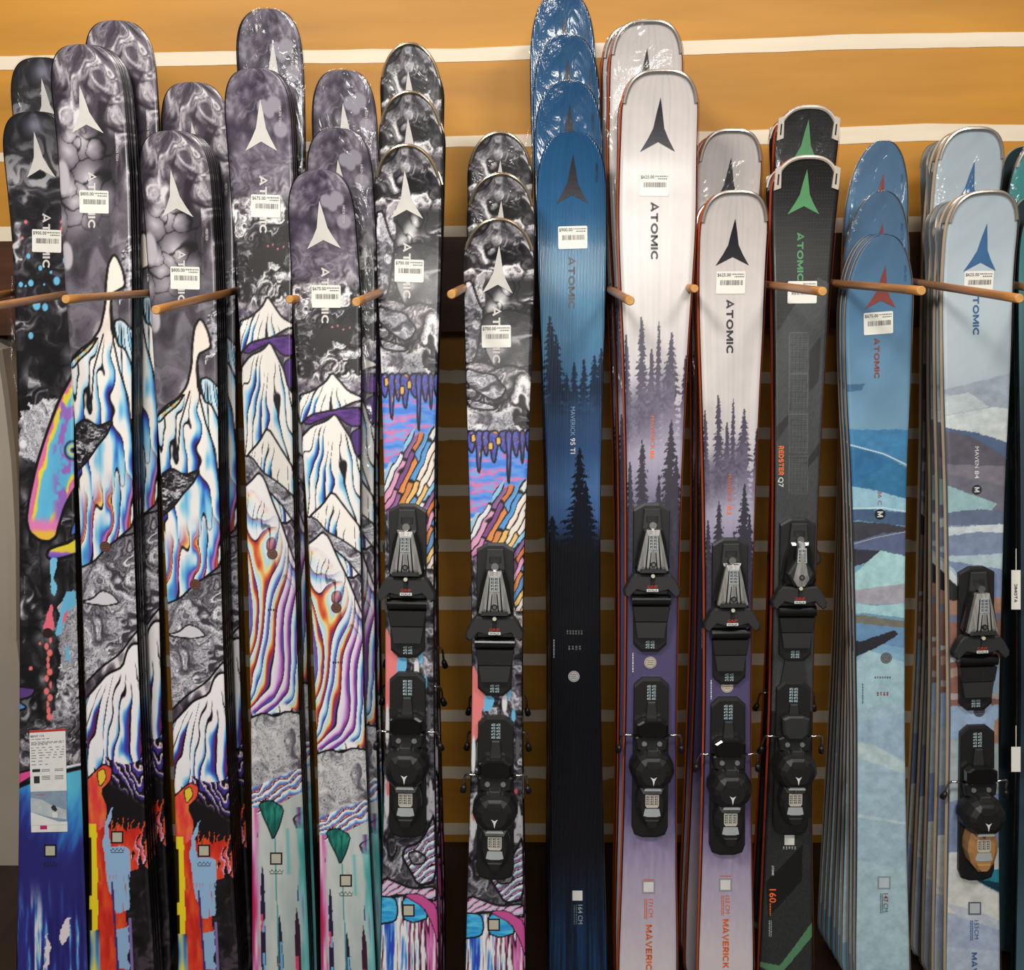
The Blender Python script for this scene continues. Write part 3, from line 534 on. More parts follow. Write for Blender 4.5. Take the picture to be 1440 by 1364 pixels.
def art_blue_land(s):
    X, Y = s.X, s.Y
    s.img = ramp(Y + .2 * X, [(330, (80, 112, 144)), (430, (80, 120, 154)), (520, (96, 138, 168)), (590, (112, 152, 180)), (605, (114, 156, 182))])
    s.img *= (1 + .12 * (fbm((X + Y) / 40, (X - Y) / 80, 205) - .5))[:, None]
    l, r = 1180, 1290
    facets(s, [([(l, 604), (r, 604), (r, 660), (l, 624)], (66, 132, 180)), ([(l, 622), (1230, 634), (r, 668), (r, 720), (l, 715)], (52, 118, 162)),
               ([(l, 540), (1216, 540), (1212, 548), (l, 552)], (64, 108, 148)),
               ([(l, 632), (1220, 634), (1250, 650), (1215, 672), (l, 690)], (46, 110, 160)), ([(l, 680), (1230, 690), (r, 706), (r, 722), (1230, 716), (l, 714)], (150, 194, 214)),
               ([(l, 714), (r, 722), (r, 742), (1204, 732), (l, 734)], (70, 96, 130)), ([(l, 732), (1240, 736), (r, 744), (r, 790), (1250, 778), (l, 776)], (62, 62, 72)),
               ([(l, 768), (1240, 750), (r, 748), (r, 790), (1250, 778), (l, 775)], (92, 104, 138)), ([(l, 772), (1238, 774), (1222, 790), (l, 802)], (54, 54, 64)),
               ([(1200, 808), (1236, 774), (1282, 784), (r, 788), (r, 824), (1230, 828), (l, 838)], (170, 212, 214)), ([(l, 832), (1230, 826), (r, 818), (r, 848), (1230, 850), (l, 846)], (168, 166, 178)),
               ([(l, 844), (1230, 852), (r, 846), (r, 872), (1220, 862), (l, 864)], (164, 208, 216)), ([(l, 862), (1220, 866), (r, 876), (r, 886), (1230, 880), (l, 874)], (120, 118, 108)),
               ([(l, 874), (1240, 880), (r, 884), (r, 922), (1240, 910), (l, 902)], (106, 146, 184)), ([(l, 900), (1240, 906), (r, 914), (r, 930), (l, 925)], (130, 172, 204)),
               ([(l, 925), (1230, 912), (r, 925), (r, 960), (l, 970)], (136, 180, 206)), ([(l, 955), (1220, 914), (r, 938), (r, 1010), (l, 1020)], (168, 202, 214)),
               ([(l, 898), (1210, 902), (1258, 886), (1263, 892), (1238, 908), (1204, 924), (l, 934)], (44, 44, 52)),
               ([(l, 1000), (r, 985), (r, 1364), (l, 1364)], (166, 194, 210)), ([(l, 1040), (1230, 1048), (r, 1082), (r, 1094), (1220, 1070), (l, 1054)], (188, 210, 214)),
               ([(l, 1020), (r, 1000), (r, 1080), (1230, 1046), (l, 1036)], (158, 186, 206)), ([(l, 1140), (r, 1158), (r, 1162), (l, 1146)], (190, 212, 220)), ([(l, 1205), (r, 1225), (r, 1364), (l, 1364)], (172, 200, 210))])
    s.line(s.cv([(l, 622), (1240, 638), (r, 662)]), .9, (210, 228, 236)); s.line(s.cv([(l, 716), (1240, 714), (r, 722)]), .8, (206, 226, 232)); s.line(s.cv([(l, 770), (1230, 756), (r, 744)]), .7, (160, 166, 176))

def art_pale_land(s):
    X, Y = s.X, s.Y
    s.img = ramp(Y + .15 * X, [(268, (172, 186, 196)), (420, (180, 194, 202)), (520, (176, 190, 198)), (560, (170, 184, 196))])
    s.img *= (1 + .08 * (fbm((X + Y) / 30, (X - Y) / 70, 215) - .5))[:, None]
    l, r = 1318, 1440; br = (142, 100, 86)
    facets(s, [([(l, 550), (r, 520), (r, 600), (1380, 570), (l, 552)], (160, 172, 186)), ([(l, 560), (1360, 552), (1390, 572), (l, 585)], (196, 208, 212)), ([(l, 586), (1400, 572), (r, 580), (r, 620), (l, 606)], (206, 214, 216)),
               ([(1380, 620), (r, 585), (r, 632)], (204, 210, 206)), ([(l, 600), (1370, 608), (r, 630), (r, 660), (l, 656)], (84, 104, 136)), ([(l, 606), (1360, 612), (r, 660), (l, 656)], (96, 92, 104)),
               ([(l, 652), (r, 657), (r, 700), (l, 690)], (124, 120, 132)), ([(l, 664), (r, 690), (r, 720), (l, 722)], (112, 112, 124)), ([(l, 678), (1350, 690), (1400, 708), (1390, 722), (l, 740)], (150, 184, 190)),
               ([(l, 722), (1380, 716), (r, 722), (r, 745), (l, 746)], (98, 112, 136)), ([(l, 740), (1370, 738), (1400, 742), (r, 738), (r, 782), (l, 786)], (128, 142, 170)), ([(l, 742), (1390, 738), (r, 736), (r, 750), (1370, 748), (l, 756)], (200, 210, 216)),
               ([(l, 782), (1380, 780), (r, 776), (r, 806), (1360, 806), (l, 796)], (176, 196, 204)), ([(l, 786), (1340, 800), (1356, 830), (r, 860), (r, 806)], (120, 138, 172)), ([(l, 782), (1356, 826), (1356, 836), (l, 800)], (204, 212, 216)),
               ([(l, 800), (1356, 834), (1350, 850), (l, 850)], (40, 38, 40)), ([(l, 840), (1350, 846), (1440, 838), (1440, 975), (l, 975)], br), ([(l, 864), (r, 858), (r, 870), (l, 876)], (110, 116, 142)), ([(l, 846), (r, 838), (r, 860), (l, 866)], (166, 126, 108)),
               ([(l, 918), (1352, 928), (l, 936)], (186, 196, 200)), ([(l, 946), (1345, 938), (1360, 946), (l, 960)], (176, 150, 138)), ([(1390, 930), (r, 920), (r, 980), (1400, 985)], (150, 178, 206)), ([(1408, 950), (r, 940), (r, 966), (1404, 968)], (200, 160, 136)),
               ([(l, 975), (r, 974), (r, 984), (l, 984)], (172, 164, 168)), ([(l, 984), (r, 982), (r, 992), (l, 994)], br), ([(l, 994), (r, 990), (r, 1040), (l, 1060)], (150, 174, 204)),
               ([(1400, 1012), (r, 1000), (r, 1060), (1396, 1060)], (168, 128, 108)), ([(l, 1040), (1358, 1050), (l, 1056)], (110, 72, 60)), ([(l, 1044), (1352, 1040), (r, 1050), (r, 1140), (l, 1140)], (166, 178, 184)),
               ([(l, 1130), (r, 1110), (r, 1200), (l, 1210)], (128, 144, 178)), ([(l, 1200), (r, 1190), (r, 1240), (l, 1235)], (206, 212, 210)), ([(1372, 1232), (1390, 1224), (1440, 1218), (1440, 1244), (1384, 1242)], (48, 140, 165)), ([(1372, 1236), (1440, 1246), (1440, 1270), (1395, 1250)], (22, 66, 86)),
               ([(l, 1232), (1364, 1232), (1395, 1252), (r, 1272), (r, 1300), (l, 1285)], (212, 214, 208)), ([(l, 1280), (1360, 1288), (r, 1318), (r, 1364), (l, 1364)], (168, 182, 206)), ([(1330, 1270), (1380, 1282), (r, 1310), (r, 1318), (1350, 1290)], (190, 198, 210)), ([(l, 1330), (r, 1340), (r, 1364), (l, 1364)], (180, 194, 214))])

def art_teal(s):
    s.img = ramp(s.Y + 40 * (fbm(s.X / 20, s.Y / 40, 220) - .5), [(190, (70, 150, 146)), (400, (60, 130, 132)), (600, (30, 62, 72)), (1000, (24, 44, 54)), (1364, (70, 100, 110))])
# ------------------------------------------------------------------ the setting
WALL_Y, BEAM_Y = 2.28, 2.20
def wall_z(u, v, y=WALL_Y): return at_y(u, v, y).z
def smooth_steps(n, seed): 
    r = np.random.default_rng(seed); a = np.cumsum(r.normal(0, 1, n)); a -= np.linspace(a[0], a[-1], n); return a / (np.abs(a).max() + 1e-6)

orange = mat('orange_wall_paint', (206, 143, 44), .55, noise=(2.2, .16, (.6, 1, 5)), bump=(.35, .004))
cream = mat('cream_stripe_paint', (240, 224, 200), .6, noise=(9, .05, (.5, 1, 4)), bump=(.3, .002))
bm = bmesh.new(); box(bm, -2.6, 2.6, WALL_Y, WALL_Y + .12, -.02, 3.0)
wall = link('wall_back', bm_mesh('wall_back', bm), orange)
tag(wall, 'orange painted wall with hand-painted cream stripes behind the skis', None, kind='structure')
def stripe(top, bot, seed, x0=-2.3, x1=2.3):
    """top/bot: lists of (x, z) along the wall; ragged brushed edges"""
    n = 260; xs = np.linspace(x0, x1, n); r = np.random.default_rng(seed)
    def edge(L, k): 
        z = np.interp(xs, [p[0] for p in L], [p[1] for p in L]); sl = (L[-1][1] - L[0][1]) / (L[-1][0] - L[0][0])
        z = z + np.where(xs < L[0][0], (xs - L[0][0]) * sl, 0) + np.where(xs > L[-1][0], (xs - L[-1][0]) * sl, 0)
        rag = np.maximum(0, r.normal(0, 1, n) - .9) * .0034 * (smooth_steps(n, seed + 5) > 0)
        return z + k * (smooth_steps(n, seed + 1 + (k > 0)) * .003 + rag)
    zt, zb = edge(top, 1), edge(bot, -1); y = WALL_Y - .0012
    V = [(x, y, z) for x, z in zip(xs, zt)] + [(x, y, z) for x, z in zip(xs, zb)] + [(x, WALL_Y + .001, z) for x, z in zip(xs, zt)] + [(x, WALL_Y + .001, z) for x, z in zip(xs, zb)]
    F = []
    for i in range(n - 1):
        F += [(i, n + i, n + i + 1, i + 1), (i, i + 1, 2 * n + i + 1, 2 * n + i), (n + i, 3 * n + i, 3 * n + i + 1, n + i + 1)]
    link('painted_stripe', mesh('painted_stripe', V, F), cream, wall)
def px_line(L): 
    P = [at_y(u, v, WALL_Y) for u, v in L]; return [(p.x, p.z) for p in P]
stripe(px_line([(0, 78), (330, 70), (640, 67), (840, 60), (1000, 56), (1200, 47), (1440, 46)]), px_line([(0, 98), (330, 90), (640, 86), (840, 80), (1000, 75), (1200, 69), (1440, 65)]), 1)
stripe(px_line([(0, 214), (640, 190), (1000, 184), (1180, 178), (1300, 173), (1440, 175)]), px_line([(0, 229), (640, 208), (1000, 204), (1180, 204), (1300, 198), (1440, 198)]), 2)
stripe(px_line([(0, 318), (640, 316), (1180, 305), (1440, 300)]), px_line([(0, 340), (640, 338), (1180, 330), (1440, 325)]), 3)
for k in range(9):
    v = 522 + 79.4 * k; stripe(px_line([(0, v + 2), (700, v), (1440, v + 2)]), px_line([(0, v + 18), (700, v + 16), (1440, v + 17)]), 10 + k)

zb1, zb0 = at_y(640, 333, BEAM_Y).z, at_y(640, 466, BEAM_Y).z
bm = bmesh.new(); box(bm, -2.6, 2.6, BEAM_Y, WALL_Y, zb0, zb1)
beam = link('trim_1', bm_mesh('peg_rail', bm), mat('dark_rail_wood', (84, 47, 22), .5, noise=(6, .25, (.25, 1, 6)), bump=(.3, .003)))
tag(beam, 'dark stained wooden rail across the wall that carries the pegs', None, kind='structure')
bm = bmesh.new(); box(bm, -2.6, 2.6, -3.5, WALL_Y + .1, -.1, 0)
tag(link('floor', bm_mesh('floor', bm), mat('dark_floor_wood', (52, 36, 27), .45, noise=(3, .3, (8, .6, 1)))), 'dark brown wooden floor under the skis', None, kind='structure')
# pale panel on the far left
P = [at_y(u, v, 2.19) for u, v in [(-70, 430), (0, 492), (10, 560), (20, 650), (26, 760), (27, 900), (27, 1190)]]
pts = [(p.x, p.z) for p in P]; pts[-1] = (pts[-2][0], 0.0); pts.append((pts[0][0] - .1, 0.0)); pts.insert(0, (pts[0][0] - .1, pts[0][1] + .06))
bm = bmesh.new(); loft(bm, [[(x, 2.20, z) for x, z in pts], [(x - .004, 2.185, z) for x, z in pts], [(x - .02, 2.178, z) for x, z in pts]]); 
bmesh.ops.translate(bm, verts=bm.verts, vec=(0, .0, 0))
loft(bm, [[(x, 2.20, z) for x, z in pts], [(x, 2.275, z) for x, z in pts]])
tag(link('wall_left', bm_mesh('wall_left', bm), mat('pale_panel', (176, 164, 150), .7, noise=(4, .08))), 'pale beige panel standing against the wall beside the end of the rack', None, kind='structure')

# ------------------------------------------------------------------ pegs
wood = mat('dowel_wood', (196, 132, 66), .45, noise=(14, .18, (14, .5, 14)), coat=.25)
endwood = mat('dowel_end_grain', (214, 158, 88), .6, noise=(90, .15))
def peg(tip, ytip, px2, y2, label):
    a = at_y(*tip, ytip); b = at_y(*px2, y2); d = (b - a).normalized(); L = (BEAM_Y + .002 - a.y) / d.y
    r = .0068; bm = bmesh.new(); n = 20
    tube(bm, [a + d * t for t in (.0015, .05, .15, L)], [r, r, r, r], n)
    me = bm_mesh('wooden_peg', bm, True); o = link('wooden_peg', me, wood)
    bm = bmesh.new(); tube(bm, [a, a + d * .0016], [r - .0012, r], n)
    link('peg_end', bm_mesh('peg_end', bm), endwood, o)
    tag(o, label, 'peg', 'round wooden pegs on the rail')
PEG = 'round wooden peg poking out '
peg((-36, 436), 1.53, (98, 413), 1.93, PEG + 'in front of the dark ski with the colourful creature')
peg((-60, 424), 1.75, (20, 411), 2.05, PEG + 'at the end of the rail beside the beige panel')
peg((92, 421), 1.58, (212, 412), 1.93, PEG + 'across the tallest grey ski with a white mountain spire')
peg((219, 436), 1.54, (327, 410), 1.93, PEG + 'across the shorter ski with a white mountain spire')
peg((407, 421), 1.735, (430, 419), 1.84, 'round end of a wooden peg between the two skis with teal paint drips')
peg((501, 425), 1.53, (530, 413), 1.73, PEG + 'beside the taller round-tipped black and white ski')
peg((635, 414), 1.53, (652, 405), 1.76, PEG + 'beside the shorter round-tipped black and white ski')
peg((886, 423), 1.50, (857, 407), 1.93, PEG + 'between the dark blue pine ski and tall white pine ski')
peg((977, 406), 1.76, (962, 403), 1.9, 'round end of a wooden peg between the two white pine skis')
peg((1157, 410), 1.54, (1075, 400), 1.93, PEG + 'across the price sticker of the black race ski')
peg((1296, 409), 1.49, (1170, 398), 1.93, PEG + 'across the red logo of the blue landscape ski')
peg((1434, 420), 1.51, (1287, 397), 1.93, PEG + 'across the pale landscape ski with brown facets')
peg((1540, 424), 1.55, (1412, 398), 2.0, PEG + 'beside the teal ski')

# ------------------------------------------------------------------ ski builder
TLEAN = .13
def smooth_interp(z, zs, hs):
    o = np.argsort(zs); zs = np.array(zs)[o]; hs = np.array(hs)[o]
    d = np.linspace(zs[0] - .3, zs[-1] + .3, 600); h = np.interp(d, zs, hs); k = np.ones(41) / 41
    hp = np.concatenate([np.full(20, h[0]), h, np.full(20, h[-1])]); h = np.convolve(hp, k, 'valid')
    return np.interp(z, d, h)
class Spec: pass
def frame(s):
    a = math.atan(getattr(s, 'lean', TLEAN)); X = Vector((1, 0, 0)); Z0 = Vector((0, math.sin(a), math.cos(a))); Yv = Vector((0, math.cos(a), -math.sin(a)))
    s.O = Vector((0, 1.72 + s.dy, 0)); s.Xl, s.Yl, s.Zl = X, Yv, Z0; s.L = 9
    C, R = [], []
    for v, xl, xr in s.tab:
        l = s.px((xl), v); r = s.px(xr, v); C.append(((l[0] + r[0]) / 2, l[1]))
    k, x0 = np.polyfit([c[1] for c in C], [c[0] for c in C], 1); phi = math.atan(k)
    s.O = Vector((x0, 1.72 + s.dy, 0)); s.Zl = Z0 * math.cos(phi) + X * math.sin(phi); s.Xl = X * math.cos(phi) - Z0 * math.sin(phi)
    s.O += s.Zl * (abs(math.sin(phi)) * .05 + .001)
    s.xt, s.L = s.px(*s.tip, h=s.curl)
    s.tz, s.th = [], []
    for v, xl, xr in s.tab:
        l = s.px(xl, v); r = s.px(xr, v); s.tz.append((l[1] + r[1]) / 2); s.th.append((r[0] - l[0]) / 2)
    s.M = Matrix.Translation(s.O) @ Matrix((s.Xl, s.Yl, s.Zl)).transposed().to_4x4()
def s_px(s, u, v, h=None, O=None):
    """picture measurement -> (across, along) on the ski's top face"""
    d = ray(u, v); O = O or s.O; z = 1.0
    for _ in range(12):
        c = -h if h is not None else s.curve(z)
        o = CAM - O; t = (c - o.dot(s.Yl)) / d.dot(s.Yl); p = o + d * t; z2 = p.dot(s.Zl)
        z = z2 if h is not None else .5 * z + .5 * z2
    return p.dot(s.Xl), p.dot(s.Zl)
def s_curve(s, z): 
    t = np.maximum(0, (z - (s.L - s.cl)) / s.cl); return -s.curl * t ** 2.2
Spec.px = s_px; Spec.curve = s_curve
def s_hw(s, z):
    h = smooth_interp(z, s.tz, s.th); e = np.clip((s.L - z) / s.lt, 0, 1); f = np.clip(1 - (1 - e) ** s.n, 0, 1) ** (1 / s.n)
    e2 = np.clip(z / .045, 0, 1); g = np.clip(1 - (1 - e2) ** 3, 0, 1) ** (1 / 3)
    return np.maximum(h * f * (.35 + .65 * g), .0004)
Spec.hw = s_hw

def thick(s, z): return .004 + .008 * sm(0, .35, z) * (1 - sm(s.L - .5, s.L - .05, z))
def build_ski(s):
    frame(s)
    # rows
    m = 56; e = s.lt * (1 - np.cos(np.linspace(0, math.pi / 2, m))); e[0] = .0003
    zs = np.concatenate([np.linspace(0, .05, 10)[:-1], np.linspace(.05, s.L - s.lt, s.rows), (s.L - e)[::-1][1:]])
    nc = s.ncol; a = np.linspace(-1, 1, nc); A, Z = np.meshgrid(a, zs); H = s.hw(zs)[:, None]
    drop = .0022 * np.clip((np.abs(A) - .9) / .1, 0, 1) ** 2 + 0 * Z
    P = np.stack([A * H, s.curve(Z) + drop, Z], -1).reshape(-1, 3)
    n, k = len(zs), nc; idx = np.arange(n * k).reshape(n, k)
    F = np.stack([idx[:-1, :-1], idx[:-1, 1:], idx[1:, 1:], idx[1:, :-1]], -1).reshape(-1, 4)
    me = bpy.data.meshes.new('topsheet'); me.vertices.add(n * k); me.vertices.foreach_set('co', P.ravel())
    me.loops.add(F.size); me.loops.foreach_set('vertex_index', F.ravel().astype(np.int32))
    me.polygons.add(len(F)); me.polygons.foreach_set('loop_start', np.arange(0, F.size, 4, dtype=np.int32)); me.polygons.foreach_set('use_smooth', np.ones(len(F), bool))
    me.update(calc_edges=True); me.validate()
    Mw = np.array(s.M); Wp = P @ Mw[:3, :3].T + Mw[:3, 3]
    flat = P.copy(); _, py = project(Wp)
    (y1, r1), (y2, r2) = s.map; Y = r1 + (py - y1) * (r2 - r1) / (y2 - y1)
    ref = SK[s.ref]; rt = sorted(ref['tab']); R = ([q[0] for q in rt], [q[1] for q in rt], [q[2] for q in rt])
    art = Art(A.ravel(), Y, R); s.art(art)
    ca = me.color_attributes.new('print', 'FLOAT_COLOR', 'POINT'); c = np.ones((n * k, 4)); c[:, :3] = srgb(np.clip(art.img, 0, 1)); ca.data.foreach_set('color', c.ravel().astype(np.float32))
    root = bpy.data.objects.new('alpine_ski', None); COL.objects.link(root); root.matrix_world = s.M; root.empty_display_size = .05
    s.root = root
    link('topsheet', me, s.pmat, root)
    # core: side walls and base; bright steel edges
    zz = np.concatenate([np.linspace(0, .05, 6)[:-1], np.linspace(.05, s.L - s.lt, 70), (s.L - s.lt * (1 - np.cos(np.linspace(0, math.pi / 2, 22))))[::-1][1:]]); zz[-1] = s.L - .0003
    hh = s.hw(zz); cc = s.curve(zz); tt = thick(s, zz)
    def ringset(prof):
        rows = []
        for z, h, c, t in zip(zz, hh, cc, tt): rows.append([(sx * h * kx + sx * ox, c + t * ky + oy, z) for sx, kx, ox, ky, oy in prof])
        return rows
    def strip(rows, closed=False):
        k = len(rows[0]); V = [p for r in rows for p in r]; F = []
        for i in range(len(rows) - 1):
            for j in range(k - (0 if closed else 1)):
                F.append((i * k + j, (i + 1) * k + j, (i + 1) * k + (j + 1) % k, i * k + (j + 1) % k))
        return V, F
    V, F = strip(ringset([(-1, 1, -.0003, 0, .0019), (-1, 1, .0009, .45, .0005), (-1, 1, .0012, 1, -.002), (-1, 1, -.001, 1, 0), (1, 1, -.001, 1, 0), (1, 1, .0012, 1, -.002), (1, 1, .0009, .45, .0005), (1, 1, -.0003, 0, .0019)]))
    k = 8; tip = list(range(len(V) - k, len(V))); F.append(tuple(tip)); F.append(tuple(range(k)))
    link('core', mesh('core', V, F), s.smat, root)
    V1, F1 = strip(ringset([(-1, 1, .0018, 1, -s.eh), (-1, 1, s.eo, 1, .0002)])); V2, F2 = strip(ringset([(1, 1, .0018, 1, -s.eh), (1, 1, s.eo, 1, .0002)]))
    link('steel_edge', mesh('steel_edge', V1 + V2, F1 + [tuple(len(V1) + i for i in f) for f in F2]), s.emat, root)
    if s.rim:
        r, ln, wd, mt = s.rim
        zr = s.L - ln * (1 - np.cos(np.linspace(0, math.pi / 2, 26))) if ln <= s.lt else np.concatenate([s.L - s.lt * (1 - np.cos(np.linspace(0, math.pi / 2, 22))), np.linspace(s.L - s.lt, s.L - ln, 6)[1:]])
        h = s.hw(zr); path = [(-x, z) for x, z in zip(h, zr)][::-1] + [(x, z) for x, z in zip(h, zr)][1:]
        bm = bmesh.new(); rings = []
        for i, (x, z) in enumerate(path):
            p0 = path[max(i - 1, 0)]; p1 = path[min(i + 1, len(path) - 1)]; t = Vector((p1[0] - p0[0], p1[1] - p0[1])).normalized(); nn = Vector((-t.y, t.x)); c = float(s.curve(z))
            prof = [(.0012, .004), (.0012, -.001), (-.0004, -.0032), (-wd * .55, -.0036), (-wd, -.0012), (-wd, .004)]
            rings.append([(x + nn.x * q, c + d, z + nn.y * q) for q, d in prof])
        loft(bm, rings); link('tip_protector', bm_mesh('tip_protector', bm, False), mt, root)
        if s.kind == 'race':
            for sx in (-1, 1):
                z0 = s.L - ln + .001; x = sx * (float(s.hw(z0)) - .006); bm = bmesh.new()
                Q = [(x - .006, z0 - .012), (x + .006, z0 - .016), (x + .006, z0 + .02), (x - .004, z0 + .024)] if sx > 0 else [(x + .006, z0 - .012), (x - .006, z0 - .016), (x - .006, z0 + .02), (x + .004, z0 + .024)]
                loft(bm, [[(q[0], float(s.curve(q[1])) - d, q[1]) for q in Q] for d in (-.001, .0042)])
                cl = link('tip_clip', bm_mesh('tip_clip', bm), mt, root)
                bm = bmesh.new(); loft(bm, [[(x + dx, float(s.curve(z0 + dz)) - d, z0 + dz) for dx, dz in ((-.0014, -.007), (.0014, -.007), (.0014, .011), (-.0014, .011))] for d in (.004, .0046)])
                link('clip_slot', bm_mesh('clip_slot', bm), mat('slot_black', (20, 20, 20), .6), cl)
    return s

def decal(s, name, V2, F, material, lift=.0007, parent=None, label=None, thick_=0):
    bm = bmesh.new(); vs = [bm.verts.new((x, 0, z)) for x, z in V2]
    for f in F:
        try: bm.faces.new([vs[i] for i in f])
        except ValueError: pass
    z0 = min(v[1] for v in V2); z1 = max(v[1] for v in V2)
    if z1 > s.L - s.cl:
        z = max(z0, s.L - s.cl)
        while z < z1:
            bmesh.ops.bisect_plane(bm, geom=bm.verts[:] + bm.edges[:] + bm.faces[:], plane_co=(0, 0, z), plane_no=(0, 0, 1)); z += .008
    for v in bm.verts: v.co.y = float(s.curve(v.co.z)) - lift
    me = bpy.data.meshes.new(name); bm.normal_update()
    for f in bm.faces:
        if f.normal.y > 0: f.normal_flip()
    bm.to_mesh(me); bm.free()
    o = link(name, me, material, parent or s.root)
    if label: o['label'] = label
    return o
def text(s, body, u, v0, v1, hpx, material, bold=.0, name='lettering', parent=None, lift=.0008):
    """letters reading downwards from picture row v0 to v1, hpx tall, centred on column u"""
    xc0, z0 = s.px(u, v0); xc1, z1 = s.px(u, v1); h = hpx * (z0 - z1) / (v1 - v0)
    V, F, _ = text2d(body, bold)
    return decal(s, name, [(xc0 + (xc1 - xc0) * p[0] + (p[1] - .5) * h, z0 + (z1 - z0) * p[0]) for p in V], F, material, lift, parent)
def poly(s, name, pts, material, lift=.0007, parent=None, local=False):
    P = pts if local else [s.px(u, v) for u, v in pts]
    return decal(s, name, P, [tuple(range(len(P)))], material, lift, parent)
LOGO = [(0, 0), (.055, .29), (.1, .56), (.19, .76), (.32, 1), (0, .815), (-.32, 1), (-.19, .76), (-.1, .56), (-.055, .29)]
def logo(s, apex, legs, material, name='arrow_logo'):
    (ax, az), (l1, lz1), (l2, lz2) = s.px(*apex), s.px(*legs[0]), s.px(*legs[1]); h = az - (lz1 + lz2) / 2; xc = (l1 + l2) / 2
    w = abs(l2 - l1) / .64
    P = [(ax + (xc - ax) * q[1] + q[0] * w, az - q[1] * h) for q in LOGO]
    F = [(0, 1, 9), (1, 2, 8, 9), (2, 3, 5), (2, 5, 8), (5, 7, 8), (3, 4, 5), (5, 6, 7)]
    decal(s, name, P, F, material, .0008)
def rect(x0, x1, z0, z1): return [(x0, z0), (x1, z0), (x1, z1), (x0, z1)]
def multi(rects):
    V, F = [], []
    for q in rects: F.append(tuple(range(len(V), len(V) + len(q)))); V += q
    return V, F
white_paper = lambda: mat('white_sticker_paper', (236, 234, 226), .45, noise=(60, .02))
ink = lambda: mat('black_ink', (34, 32, 32), .5)
grey_ink = lambda: mat('grey_ink', (110, 108, 106), .5)
def sticker(s, u, v, price, wpx=41, hpx=31, tilt=0.0):
    xc, zc = s.px(u, v); (xa, za) = s.px(u + 10, v); k = (xa - xc) / 10; w, h = wpx * k / 2, hpx * k / 2; r = .0022
    co = []
    for cx, cz, a0 in ((w - r, h - r, 0), (-w + r, h - r, 90), (-w + r, -h + r, 180), (w - r, -h + r, 270)):
        for q in (0, 30, 60, 90): a = math.radians(a0 + q); co.append((cx + r * math.cos(a), cz + r * math.sin(a)))
    ca, sa = math.cos(tilt), math.sin(tilt); R = lambda p: (xc + p[0] * ca - p[1] * sa, zc + p[0] * sa + p[1] * ca)
    o = decal(s, 'price_sticker', [R(p) for p in co], [tuple(range(len(co)))], white_paper(), .0010); o['label'] = 'white price sticker with black barcode'
    if price:
        V, F, asp = text2d(price, .012); tw = w * .92
        decal(s, 'price_lettering', [R((-w * .93 + p[0] * tw, h * .50 + p[1] * h * .34)) for p in V], F, mat('ink_price', (70, 68, 66), .5), .0014, o)
    rr = np.random.default_rng(int(u)); q = []
    for row, (x0, x1) in enumerate(((.05, .93), (.25, .9))):
        x = w * x0
        while x < w * x1:
            d = w * rr.uniform(.04, .12); q.append([R(p) for p in rect(x, min(x + d, w * x1), h * (.70 - row * .22), h * (.80 - row * .22))]); x += d + w * .035
    V, F = multi(q); decal(s, 'small_print', V, F, grey_ink(), .0014, o)
    q = []; x = -w * .72
    while x < w * .82:
        d = w * rr.choice([.016, .016, .03, .045]); q.append([R(p) for p in rect(x, x + d, -h * .22, h * .22)]); x += d + w * rr.choice([.02, .03, .05])
    V, F = multi(q); decal(s, 'barcode', V, F, mat('barcode_ink', (84, 80, 80), .5), .0014, o)
def badge(s, u, v, r, rgb, rgb2=None):
    x, z = s.px(u, v); k = (s.px(u + 10, v)[0] - x) / 10 * r; C = [(x + k * math.cos(t), z + k * math.sin(t)) for t in np.linspace(0, 2 * math.pi, 25)[:-1]]
    o = decal(s, 'round_badge', C, [tuple(range(24))], mat('badge_%d_%d_%d' % rgb, rgb, .4), .0009)
    if rgb2:
        q = []
        for t in (-.35, 0, .35): q.append(rect(x - k * .5, x + k * .5, z + t * k - k * .05, z + t * k + k * .05))
        C2 = [(x + k * .85 * math.cos(t), z + k * .85 * math.sin(t)) for t in np.linspace(0, 2 * math.pi, 25)[:-1]]; C3 = [(x + k * .78 * math.cos(t), z + k * .78 * math.sin(t)) for t in np.linspace(0, 2 * math.pi, 25)[:-1]]
        V, F = multi(q); b = len(V); V = V + C2 + C3; F = F + [(b + i, b + (i + 1) % 24, b + 24 + (i + 1) % 24, b + 24 + i) for i in range(24)]
        decal(s, 'badge_print', V, F, mat('badge_%d_%d_%d' % rgb2, rgb2, .4), .0012, o)
def fine_print(s, u, v0, v1, wpx, material, rows=2, seed=1):
    """rows of print too small to read, running down the ski"""
    rr = np.random.default_rng(seed); q = []
    for r in range(rows):
        v = v0; uu = u - wpx / 2 + (r + .5) * wpx / rows; t = wpx / rows * .26
        while v < v1:
            d = rr.uniform(1.0, 3.2); a = [s.px(uu - t, v), s.px(uu + t, v), s.px(uu + t, min(v + d, v1)), s.px(uu - t, min(v + d, v1))]; q.append(a); v += d + .9
    V, F = multi(q); decal(s, 'small_print', V, F, material, .0009)
def code_box(s, u, v, half, paper, frame_rgb=None):
    """the blank label field above the size lettering"""
    if frame_rgb: poly(s, 'label_field_border', [(u - half - 2, v - half - 2), (u + half + 2, v - half - 2), (u + half + 2, v + half + 2), (u - half - 2, v + half + 2)], mat('field_%d_%d_%d' % frame_rgb, frame_rgb, .4), .0008)
    poly(s, 'label_field', [(u - half, v - half), (u + half, v - half), (u + half, v + half), (u - half, v + half)], paper, .0011)
